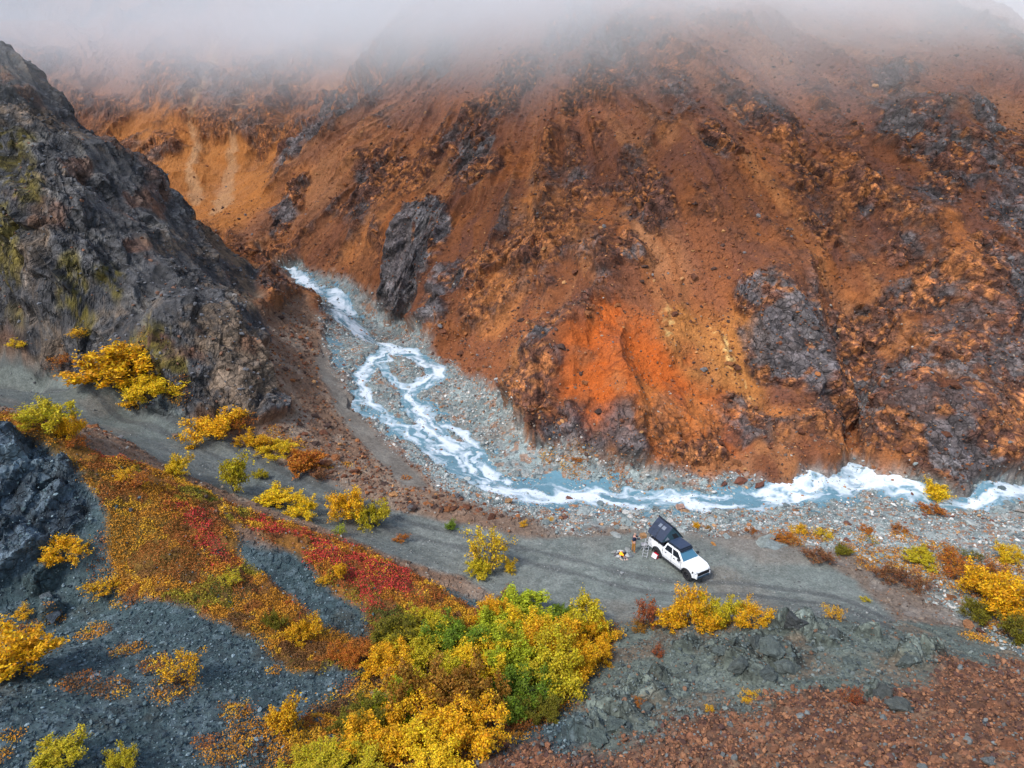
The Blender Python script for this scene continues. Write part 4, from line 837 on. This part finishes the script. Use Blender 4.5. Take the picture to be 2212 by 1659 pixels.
def bxs(L):
    V, F = [], []
    for x0, x1, y0, y1, z0, z1 in L:
        k = len(V); v, f = hexa([(x0,y0,z0),(x1,y0,z0),(x1,y1,z0),(x0,y1,z0)], [(x0,y0,z1),(x1,y0,z1),(x1,y1,z1),(x0,y1,z1)])
        V += v; F += [tuple(i + k for i in q) for q in f]
    return V, F
def lathe(prof, cx, cz, n=28, y_sign=1):
    """profile (radius, y) turned about a sideways axle"""
    V, F = [], []
    for r_, y in prof:
        for k in range(n): a = 2 * math.pi * k / n; V.append((cx + r_ * math.cos(a), y, cz + r_ * math.sin(a)))
    for j in range(len(prof) - 1):
        for k in range(n): F.append((j*n+k, j*n+(k+1)%n, (j+1)*n+(k+1)%n, (j+1)*n+k))
    return V, F
def rods(L, r=.02):
    V, F = tubes([(np.array(a, float), np.array(b, float), r, r) for a, b in L]); return V.tolist(), [tuple(f) for f in F.tolist()]
YAW = math.radians(-59.85); TS = .90
org = np.array([12.50, 47.17]); fx_, fy_ = math.cos(YAW), math.sin(YAW)
truck = add('pickup_truck', None, None, 'white crew cab pickup parked on the gravel beside the river, facing the viewer', 'pickup', loc=(org[0], org[1], ground_z(org[0], org[1]) - .01))
truck.rotation_euler = (0, 0, YAW); truck.scale = (TS,) * 3
def arc(cx, r, z, n=10): return [(cx + r * math.cos(a), z + r * math.sin(a)) for a in np.linspace(math.pi, 0, n)]
# lower body: side outline with wheel arches, lofted so the flanks tuck in
low = [(-1.26, .62), *[(x, max(z, .6)) for x, z in arc(0, .56, .46)], (.7, .55), (3.0, .55), *[(x, max(z, .6)) for x, z in arc(3.7, .56, .46)], (4.34, .58), (4.62, .55)]
top = [(4.68, .72), (4.66, 1.05), (4.52, 1.20), (4.1, 1.30), (3.3, 1.38), (3.08, 1.40), (.66, 1.36), (.62, 1.42), (-1.27, 1.42), (-1.30, 1.1)]
ol = low + top; n_ = len(ol)
def halfw(x, z):
    w_ = 1.0 - .05 * max(0, (z - 1.0) / .4) - .06 * max(0, (.8 - z) / .3); w_ -= .30 * max(0, (x - 4.28) / .4) ** 1.6 + .03 * max(0, -x - .9); return w_
Vb = [(x, -halfw(x, z), z) for x, z in ol] + [(x, halfw(x, z), z) for x, z in ol]
me = bpy.data.meshes.new('body'); bm = bmesh.new(); vs = [bm.verts.new(v) for v in Vb]
for s_ in (0, 1):
    f = bm.faces.new([vs[i + s_ * n_] for i in range(n_)]); bmesh.ops.triangulate(bm, faces=[f])
for i in range(n_): j = (i + 1) % n_; bm.faces.new([vs[i], vs[j], vs[j + n_], vs[i + n_]])
bmesh.ops.recalc_face_normals(bm, faces=bm.faces); bm.to_mesh(me); bm.free(); me.materials.append(M_white)
body = add('body', me, parent=truck); m_ = body.modifiers.new('b', 'BEVEL'); m_.width = .045; m_.segments = 3; m_.limit_method = 'ANGLE'; m_.angle_limit = R(40)
V, F = hexa([(3.1,-.62,1.36),(4.5,-.5,1.15),(4.5,.5,1.15),(3.1,.62,1.36)], [(3.15,-.5,1.435),(4.35,-.4,1.275),(4.35,.4,1.275),(3.15,.5,1.435)]); part('hood_bulge', V, F, M_white, truck, .03)
# cab
V, F = hexa([(.64,-.93,1.36),(3.12,-.93,1.38),(3.12,.93,1.38),(.64,.93,1.36)], [(.86,-.74,1.95),(2.36,-.73,1.96),(2.36,.73,1.96),(.86,.74,1.95)])
part('cab', V, F, M_white, truck, .06)
def panel(name, pts, mat, out, th=.012, parent=truck):
    """thin glazed panel set just proud of the surface it lies on"""
    o_ = np.array(out) / np.linalg.norm(out); P = [np.array(p, float) for p in pts]; a = [p + o_ * .004 for p in P]; b_ = [p + o_ * (.004 + th) for p in P]; k = len(P)
    return part(name, a + b_, [tuple(range(k))[::-1], tuple(range(k, 2 * k))] + [(i, (i+1) % k, (i+1) % k + k, i + k) for i in range(k)], mat, parent)
def cabp(t, s, side):   # point on the slanted side of the cab
    x0, z0, x1, z1 = .64 + (3.12 - .64) * t, 1.36, .86 + (2.36 - .86) * t, 1.95; return (x0 + (x1 - x0) * s, side * (.93 + (.735 - .93) * s), z0 + (z1 - z0) * s)
for s_ in (-1, 1):
    for t0, t1 in ((.09, .47), (.52, .93)):
        panel('side_window', [cabp(t0, .06, s_), cabp(t1, .06, s_), cabp(t1 - (.03 if t1 > .6 else 0), .84, s_), cabp(t0 + .02, .84, s_)], M_glass, (0, s_, .33))
ws = lambda a, s: (3.12 + (2.36 - 3.12) * s + .03, a * (.93 + (.73 - .93) * s), 1.38 + (1.96 - 1.38) * s)
panel('windscreen', [ws(-.93, .03), ws(.93, .03), ws(.90, .92), ws(-.90, .92)], M_ws, (.61, 0, .8))
panel('rear_window', [(.66, -.7, 1.45), (.66, .7, 1.45), (.84, .6, 1.87), (.84, -.6, 1.87)], M_glass, (-1, 0, .3))
V, F = bxs([(-1.18, .56, -.82, .82, 1.405, 1.428)]); part('bed_shade_slab', V, F, M_blk, truck)  # dark slab stands in for the shade inside the open bed
V, F = bxs([(4.655, 4.72, -.66, .66, .80, 1.12)]); g_ = part('grille', V, F, M_blk, truck, .03)
V, F = bxs([(4.70, 4.735, -.62, .62, z, z + .018) for z in (.86, .93, 1.0, 1.07)]); part('grille_bar', V, F, M_rim, g_)
V, F = bxs([(4.60, 4.76, -.74, .74, .60, .70)]); part('bumper_lip', V, F, smat('blue-black trim', (.02, .05, .08), .4), truck, .02)
for s_ in (-1, 1): V, F = bxs([(4.50, 4.74, min(s_*.68, s_*.80), max(s_*.68, s_*.80), .56, .95)]); part('bumper_corner', V, F, M_white, truck, .04)
for s_ in (-1, 1):
    y0, y1 = sorted((s_ * .70, s_ * .93)); V, F = hexa([(4.40,y0,.98),(4.62,y0,.98),(4.50 if s_ < 0 else 4.62,y1,.98),(4.40,y1,.98)], [(4.30,y0,1.15),(4.60,y0,1.12),(4.60,y1,1.12),(4.30,y1,1.15)])
    V = [(4.28,s_*.985,1.0),(4.66,s_*.70,.98),(4.66,s_*.67,1.14),(4.30,s_*.965,1.15),(4.2,s_*.8,1.0),(4.5,s_*.6,.98),(4.5,s_*.6,1.14),(4.2,s_*.8,1.15)]
    h_ = part('headlight', V, [(0,1,2,3),(4,7,6,5),(0,4,5,1),(1,5,6,2),(2,6,7,3),(3,7,4,0)], M_blk, truck); V, F = bxs([(4.50, 4.62, min(s_*.74, s_*.86), max(s_*.74, s_*.86), 1.04, 1.09)]); part('lens', V, F, M_lamp, h_)
    V, F = bxs([(2.72, 2.90, min(s_*1.02, s_*1.24), max(s_*1.02, s_*1.24), 1.40, 1.60), (2.76, 2.86, min(s_*.90, s_*1.04), max(s_*.90, s_*1.04), 1.40, 1.46)]); part('mirror', V, F, M_blk, truck, .03)
    V, F = bxs([(.68, 3.02, min(s_*.90, s_*1.06), max(s_*.90, s_*1.06), .44, .52)]); part('running_board', V, F, M_blk, truck, .02)
    V, F = bxs([(x, x + .012, min(s_*.97, s_*1.003), max(s_*.97, s_*1.003), .66, 1.34) for x in (.66, 1.78, 2.98)]); part('door_seam', V, F, M_rim, truck)
    V, F = bxs([(x, x + .18, min(s_*.97, s_*1.025), max(s_*.97, s_*1.025), 1.16, 1.20) for x in (.98, 2.05)]); part('door_handle', V, F, M_blk, truck)
    V, F = bxs([(-1.31, -1.25, min(s_*.78, s_*.96), max(s_*.78, s_*.96), .95, 1.36)]); part('tail_light', V, F, smat('red lens', (.3, .01, .01), .2), truck)
    for cx in (0, 3.7):
        V, F = [], []
        A_n = 14
        for k in range(A_n + 1):
            a = math.pi * (1.06 - 1.12 * k / A_n)
            for rr2, y in ((.53, 1.045), (.63, 1.035), (.65, .95), (.53, .95)): V.append((cx + rr2 * math.cos(a), s_ * y, .47 + rr2 * math.sin(a)))
        for k in range(A_n):
            for j in range(4): F.append((k*4+j, k*4+(j+1)%4, (k+1)*4+(j+1)%4, (k+1)*4+j))
        part('wheel_arch', V, F, M_blk, truck)
        w_ = add('wheel', None, parent=truck)
        V, F = lathe([(.27, s_*.70), (.42, s_*.70), (.455, s_*.74), (.46, s_*.96), (.43, s_*1.0), (.28, s_*1.0), (.27, s_*.95)], cx, .46); part('tyre', V, F, M_tyre, w_, smooth=False)
        V, F = lathe([(.275, s_*.99), (.26, s_*.94), (.10, s_*.90), (.07, s_*.95), (.0, s_*.95)], cx, .46); part('rim', V, F, M_rim, w_)
V, F = bxs([(-1.33, -1.29, -.75, .75, .78, 1.38)]); part('tailgate', V, F, M_white, truck, .02)
V, F = bxs([(-1.40, -1.28, -.85, .85, .55, .68)]); part('rear_bumper', V, F, M_blk, truck, .02)
V, F = bxs([(.96, 2.55, -.70, .70, 2.03, 2.10)] + [(x, x + .05, y, y + .04, 1.93, 2.04) for x in (1.1, 1.7, 2.3) for y in (-.68, .64)]); rk = part('roof_rack', V, F, M_rack, truck, .01)
V, F = bxs([(2.40, 2.62, -.68, .68, 1.965, 2.01)]); part('wind_deflector', V, F, M_rack, truck)
V, F = bxs([(-1.2 + .58 * k, -1.15 + .58 * k, y, y + .05, 1.42, 1.86) for k in range(4) for y in (-.90, .85)] + [(-1.22, .60, y, y + .05, 1.86, 1.91) for y in (-.90, .85)] + [(-1.22, .60, y, y + .04, 1.62, 1.655) for y in (-.91, .87)] + [(-1.2 + .58 * k, -1.15 + .58 * k, -.86, .86, 1.86, 1.90) for k in range(4)])
part('bed_rack', V, F, M_rack, truck)
def truck_root(name, label, cat):
    o = add(name, None, None, label, cat, loc=tuple(truck.location)); o.rotation_euler = truck.rotation_euler; o.scale = truck.scale; return o
bxo = truck_root('roof_panel', 'flat dark blue-black box on the pickup roof rack', 'roof box')
V, F = bxs([(1.0, 2.46, -.66, .66, 2.106, 2.20)]); part('lid', V, F, M_rack, bxo, .02); V, F = bxs([(1.02, 2.44, -.64, .64, 2.20, 2.225)]); part('top_sheet', V, F, smat('dark sheet', (.035, .055, .10), .35, noise=.15), bxo, .01)
tent = truck_root('rooftop_tent', 'dark navy rooftop tent opened up over the pickup bed', 'tent')
A, B, Cc, D = (-1.32, -1.08, 1.99), (.66, -1.16, 1.99), (1.02, .92, 2.08), (-1.32, .95, 1.99); E, G = (-1.42, .22, 3.12), (.52, .16, 3.02)
V, F = hexa([(-1.30,-1.05,1.915),(.66,-1.12,1.915),(.92,.92,1.955),(-1.30,.93,1.915)], [(-1.30,-1.05,1.985),(.66,-1.12,1.985),(.95,.92,2.07),(-1.30,.93,1.985)]); part('base_tray', V, F, M_shell, tent, .02)
mid = tuple(.5 * (a + b_) + c_ for a, b_, c_ in zip(B, G, (.10, -.16, .12)))
# canvas: near flank bowed over a pole, front and rear gables
cv = [A, B, Cc, D, E, G, mid]
def lerp(a, b_, t): return tuple(np.array(a) * (1 - t) + np.array(b_) * t)
V, F = [], []
nu, nv = 8, 8
for i in range(nu + 1):
    for j in range(nv + 1):
        s_, t = i / nu, j / nv; p = np.array(lerp(lerp(A, B, s_), lerp(E, G, s_), t)); p = p + np.array([0, -.16, .14]) * math.sin(math.pi * t) * (.35 + .65 * math.sin(math.pi * min(1, s_ * 1.15)) ** 2) * (1 if 0 < i < nu else .6); V.append(tuple(p))
for i in range(nu):
    for j in range(nv): F.append((i*(nv+1)+j, (i+1)*(nv+1)+j, (i+1)*(nv+1)+j+1, i*(nv+1)+j+1))
part('canvas', V, F, M_canvas, tent)
fr = [V[nu*(nv+1)+j] for j in range(nv + 1)]; rrf = [V[j] for j in range(nv + 1)]
part('front_panel', fr + [Cc], [(j, j + 1, nv + 1) for j in range(nv)], M_mesh, tent); part('rear_panel', rrf + [D], [(j + 1, j, nv + 1) for j in range(nv)], M_canvas, tent)
dm = np.array([.05, -.03, .02])
def fp(a, b_, c_): return np.array(fr[0]) * a + np.array(fr[-1]) * b_ + np.array(Cc) * c_ + dm * .8
part('door_shade_sheet', [fp(.36,.06,.58), fp(.12,.06,.82), fp(.08,.50,.42), fp(.30,.48,.22)], [(0,1,2,3)], smat('painted tent interior shade', (.006, .008, .012), .9), tent)  # near-black sheet over the front panel paints the shade inside the open door
part('mesh_window', [fp(.82,.10,.08), fp(.58,.08,.34), fp(.56,.36,.08)], [(0,1,2)], M_win, tent)
def cp(s_, t):   # on the bowed flank
    p = np.array(lerp(lerp(A, B, s_), lerp(E, G, s_), t)); return p + np.array([0, -.16, .14]) * math.sin(math.pi * t) * (.35 + .65 * math.sin(math.pi * min(1, s_ * 1.15)) ** 2) + np.array([0, -.012, .016])
for s0, s1 in ((.36, .52), (.58, .76)): part('window', [cp(s0, .60), cp(s1, .60), cp(s1, .80), cp(s0, .80)], [(0,1,2,3)], M_win, tent)
V, F = rods([(cp(.55, j / 8), cp(.55, (j + 1) / 8)) for j in range(8)], .014); part('pole', V, F, M_blk, tent)
def off(p, v): return tuple(np.array(p) + np.array(v))
sh0 = [off(D, (-.05, .02, -.02)), off(Cc, (.10, .0, -.05)), off(G, (.10, .02, .05)), off(E, (-.10, .02, .06))]; sh1 = [off(p, (0, .09, .05)) for p in sh0]
V, F = hexa(sh0, sh1); part('hard_shell', V, F, M_shell, tent, .02)

def gl(p): return Vector((p[0], p[1], ground_z(p[0], p[1])))
def px1(a, b_): return near_ground((1440 + a * 360 / 2212) * .8848, (1220 + b_ * 270 / 1659) * .8848)
# ladder leaning on the bed side
lb = px1(818, 868); sv = Vector((fx_, fy_, 0)); right_ = Vector((fy_, -fx_, 0))
Lt = Vector((org[0], org[1], 0)) + sv * (-.98) + right_ * 1.02; Lt.z = truck.location.z + 1.42; Lb = Vector((*lb[:2], ground_z(*lb[:2]) + .01))
ax = (Lt - Lb); wv_ = ax.cross(Vector((0, 0, 1))).normalized() * .19
lad = add('ladder', None, None, 'silver telescopic ladder leaning from the gravel to the rear side of the pickup', 'ladder', loc=tuple(Lb))
for s_ in (-1, 1): V, F = rods([(wv_ * s_, ax + wv_ * s_)], .019); part('rail', V, F, M_alu, lad)
for k in range(7): c_ = ax * (.06 + .145 * k); V, F = rods([(c_ - wv_, c_ + wv_)], .02); part('rung', V, F, M_alu, lad)
# folded frame at the rear corner
fc = Vector((org[0], org[1], 0)) + sv * (-1.25) + right_ * 1.18; fc.z = ground_z(fc.x, fc.y)
fs = add('folding_stool', None, None, 'light grey folding stool standing at the rear corner of the pickup', 'stool', loc=tuple(fc))
V, F = rods([((-.22,-.2,0),(.22,-.2,.62)),((.22,-.2,0),(-.22,-.2,.62)),((-.22,.2,0),(.22,.2,.62)),((.22,.2,0),(-.22,.2,.62)),((-.22,-.2,.62),(-.22,.2,.62)),((.22,-.2,.62),(.22,.2,.62))], .018); part('frame', V, F, M_alu, fs)
V, F = bxs([(-.24, .24, -.22, .22, .625, .66)]); part('seat', V, F, smat('grey fabric', (.42, .41, .43), .8, noise=.3), fs, .015)
# cooler by the rear wheel
cl = px1(995, 862); cz = add('cooler', None, None, 'red box with a white lid on the ground against the rear wheel of the pickup', 'cooler', loc=(cl[0], cl[1], ground_z(cl[0], cl[1]))); cz.rotation_euler = (0, 0, YAW + .1)
V, F = bxs([(-.24, .24, -.12, .22, .0, .36)]); part('body', V, F, smat('red plastic', (.55, .012, .03), .4), cz, .02)
V, F = hexa([(-.25,-.30,.04),(.25,-.30,.04),(.25,-.13,.36),(-.25,-.13,.36)], [(-.25,-.34,.07),(.25,-.34,.07),(.25,-.15,.40),(-.25,-.15,.40)]); part('lid', V, F, smat('pale pink-white plastic', (.75, .62, .66), .4), cz, .01)
# campfire
fp_ = px1(478, 838); fz_ = ground_z(*fp_[:2]); fire = add('campfire', None, None, 'small campfire burning in a ring of stones left of the person', 'campfire', loc=(fp_[0], fp_[1], fz_))
for k in range(9):
    a = 2 * math.pi * k / 9 + .3; V, F = CHB[k % 8]; s_ = .13 + .05 * ((k * 7) % 3); o = part('ring_stone', V * s_ + [math.cos(a) * .48, math.sin(a) * .46, s_ * .35], [tuple(f) for f in F.tolist()], smat('hearth stone', [(.3,.33,.33),(.12,.11,.12),(.4,.4,.38)][k % 3], .9, noise=.4), fire)
V, F = [], []
for k in range(20): a = 2 * math.pi * k / 20; V.append((math.cos(a) * .42, math.sin(a) * .42, .02))
part('ash_bed', V + [(0, 0, .07)], [(k, (k + 1) % 20, 20) for k in range(20)], smat('ash', (.02, .018, .018), .95, noise=.5), fire)
V, F = rods([((-.38,-.1,.08),(.3,.2,.16)),((.3,-.25,.08),(-.2,.28,.18)),((-.1,-.35,.07),(.05,.3,.2)),((-.3,.25,.06),(.35,-.05,.2))], .045); part('charred_log', V, F, smat('charcoal', (.012, .011, .011), .95, noise=.4), fire)
M_fl = bpy.data.materials.new('flame'); M_fl.use_nodes = True; nt = M_fl.node_tree; nt.nodes.clear(); n = N(nt); em = n('ShaderNodeEmission', {'Color': (1, .30, .02, 1), 'Strength': 1.6}); n('ShaderNodeOutputMaterial', {0: em.outputs[0]})
r9 = np.random.default_rng(3)
for k in range(4):
    cx, cy, hh = r9.uniform(-.14, .14), r9.uniform(-.16, .12), r9.uniform(.24, .45); V, F = ico(2); V = V.copy(); t = (V[:, 2] + 1) / 2; V[:, 0] = V[:, 0] * .10 * (1 - t * .75) + .05 * np.sin(t * 4 + k); V[:, 1] *= .10 * (1 - t * .75); V[:, 2] = t * hh
    part('flame', V + [cx, cy, .08], [tuple(f) for f in F.tolist()], M_fl, fire, smooth=True)
M_wood = smat('split firewood', (.62, .44, .36), .8, noise=.3)
for k, (a, b_, a2, b2, lb_) in enumerate([(512, 862, 530, 915, 'narrow split log pointing out of the campfire, in the middle of three'), (528, 850, 568, 908, 'widest split log beside the campfire, nearest the pickup'), (430, 872, 492, 912, 'thin split log beside the campfire, farthest from the pickup')]):
    p, q = px1(a, b_), px1(a2, b2); p[2] = ground_z(*p[:2]) + .07; q[2] = ground_z(*q[:2]) + .05; d = q - p; wd = np.cross(d, [0, 0, 1]); wd /= np.linalg.norm(wd); wr = (.055, .085, .03)[k]; up = np.array([0, 0, .06])
    V = [-wd * wr, wd * wr, up, d - wd * wr * .8, d + wd * wr, d + up]; V = [v - [0, 0, .04] for v in V]
    o = part('firewood_log', V, [(0,2,1),(3,4,5),(0,1,4,3),(1,2,5,4),(2,0,3,5)], M_wood); o.location = tuple(p); o['label'] = lb_; o['category'] = 'firewood'; o['group'] = 'split logs by the campfire'
# flat stones by the fire
for a, b_, s_, c_, lb_, sq in [(562, 752, .30, (.36, .38, .36), 'pale flat stone between the campfire and the person', (1.3, 1, .6)), (605, 820, .28, (.22, .24, .24), 'grey flat stone at the feet of the person', (1.3, 1, .5)), (360, 782, .24, (.42, .42, .39), 'pale round stone at the left of the campfire', (1, 1, .8)), (490, 1100, .16, (.45, .46, .45), 'small pale stone alone on the open gravel below the campfire', (1, 1, .7))]:
    p = px1(a, b_); p[2] = ground_z(*p[:2]) + .04; boulder(p, s_, c_, lb_, None, 3, None, sq)
# person: skinned skeletons
def skin(name, verts, edges, mat, parent=None, sub=2):
    me = bpy.data.meshes.new(name); me.from_pydata([v[:3] for v in verts], edges, []); o = add(name, me, parent=parent); me.materials.append(mat)
    m = o.modifiers.new('skin', 'SKIN'); m.use_smooth_shade = True; me.skin_vertices or None
    if not me.skin_vertices: pass
    lay = me.skin_vertices[0].data if me.skin_vertices else None
    if lay is None:
        bpy.context.view_layer.objects.active = o; o.select_set(True); bpy.ops.object.modifier_remove(modifier='skin'); bpy.ops.object.modifier_add(type='SKIN'); o.modifiers[-1].use_smooth_shade = True; lay = me.skin_vertices[0].data; o.select_set(False)
    for i, v in enumerate(verts): lay[i].radius = (v[3], v[4] if len(v) > 4 else v[3]); lay[i].use_root = (i == 0)
    s = o.modifiers.new('sub', 'SUBSURF'); s.levels = sub; s.render_levels = sub
    return o
pp = px1(652, 790); PZ = ground_z(*pp[:2]) + .01
M_skin = smat('skin', (.55, .30, .22), .55); 
# faces +x (towards the pickup); y to the left
BV = [(0,0,1.0,.12,.15),(.01,0,1.15,.11,.14),(.02,0,1.32,.12,.17),(.02,0,1.47,.10,.16),(.03,0,1.56,.055),(.05,0,1.63,.065),(.065,0,1.71,.085,.075),(.055,0,1.80,.07,.065),
 (.02,.19,1.48,.055),(.24,.22,1.34,.045),(.50,.17,1.33,.033),(.56,.16,1.33,.030,.02),(.02,-.19,1.48,.055),(.24,-.22,1.34,.045),(.50,-.17,1.33,.033),(.56,-.16,1.33,.030,.02),
 (0,.10,.92,.085),(-.02,.14,.52,.06),(-.04,.16,.11,.04),(.10,.17,.05,.035),(0,-.10,.92,.085),(.03,-.14,.52,.06),(.0,-.17,.11,.04),(.14,-.18,.05,.035)]
BE = [(0,1),(1,2),(2,3),(3,4),(4,5),(5,6),(6,7),(3,8),(8,9),(9,10),(10,11),(3,12),(12,13),(13,14),(14,15),(0,16),(16,17),(17,18),(18,19),(0,20),(20,21),(21,22),(22,23)]
for s_, hv in ((1, 11), (-1, 15)):     # four fingers and a thumb each, curled under the box
    for j, (dy, ln) in enumerate(((.030, .068), (.011, .078), (-.009, .073), (-.028, .058))):
        k = len(BV); BV += [(.60, s_ * .16 + dy * s_, 1.325, .009), (.60 + ln * .5, s_ * .16 + dy * s_, 1.31, .008), (.60 + ln * .85, s_ * .15 + dy * s_, 1.335, .007)]; BE += [(hv, k), (k, k + 1), (k + 1, k + 2)]
    k = len(BV); BV += [(.57, s_ * .125, 1.35, .010), (.60, s_ * .105, 1.375, .009)]; BE += [(hv, k), (k, k + 1)]
person = skin('person', BV, BE, M_skin); person['label'] = 'person in navy top and tan trousers carrying a brown box beside the campfire'; person['category'] = 'person'; person.location = (pp[0], pp[1], PZ); person.rotation_euler = (0, 0, R(12)); person.scale = (1.0, 1.0, 1.02)
skin('jacket', [(0,0,.98,.135,.17),(.01,0,1.15,.13,.165),(.02,0,1.32,.135,.19),(.02,0,1.47,.115,.17),(.03,0,1.54,.07),(.02,.20,1.48,.075),(.24,.225,1.34,.062),(.44,.185,1.33,.048),(.02,-.20,1.48,.075),(.24,-.225,1.34,.062),(.44,-.185,1.33,.048)],
     [(0,1),(1,2),(2,3),(3,4),(3,5),(5,6),(6,7),(3,8),(8,9),(9,10)], smat('navy cloth', (.012, .018, .05), .9, noise=.3), person)
skin('trousers', [(0,0,.99,.13,.165),(0,.10,.88,.11),(-.02,.14,.52,.082),(-.04,.16,.14,.065),(0,-.10,.88,.11),(.03,-.14,.52,.082),(0,-.17,.14,.065)], [(0,1),(1,2),(2,3),(0,4),(4,5),(5,6)], smat('tan cloth', (.42, .19, .04), .9, noise=.25), person)
skin('boots', [(-.06,.16,.12,.06),(-.05,.16,.045,.05),(.12,.175,.04,.045),(.0,0,.03,.004),(-.02,-.17,.12,.06),(-.01,-.17,.045,.05),(.16,-.185,.04,.045)], [(0,1),(1,2),(4,5),(5,6)], smat('brown leather', (.07, .04, .025), .7), person)
skin('hair', [(.035,0,1.80,.085,.08),(.0,0,1.76,.07,.075),(.0,0,1.70,.05,.06)], [(0,1),(1,2)], smat('fair hair', (.55, .38, .28), .8, noise=.3), person)
for s_ in (1, -1):
    V, F = ico(2); part('eye', V * .011 + [.135, s_ * .03, 1.735], [tuple(f) for f in F.tolist()], smat('eye', (.05, .04, .04), .3), person); part('ear', V * [.018, .008, .028] + [.06, s_ * .085, 1.72], [tuple(f) for f in F.tolist()], M_skin, person)
V, F = ico(2); part('nose', V * [.018, .012, .02] + [.155, 0, 1.71], [tuple(f) for f in F.tolist()], M_skin, person); part('mouth', V * [.008, .024, .006] + [.145, 0, 1.675], [tuple(f) for f in F.tolist()], smat('lips', (.4, .15, .12), .5), person)
cb = add('cardboard_box', None, None, 'brown box held out in front by the person at chest height', 'box', loc=(pp[0], pp[1], PZ)); cb.rotation_euler = person.rotation_euler; cb.scale = person.scale
V, F = bxs([(.52, .98, -.21, .21, 1.345, 1.62)]); part('carton', V, F, smat('cardboard', (.36, .19, .08), .9, noise=.3), cb, .01); V, F = bxs([(.515, .985, -.025, .025, 1.615, 1.625)]); part('tape', V, F, smat('brown tape', (.25, .13, .06), .5), cb)
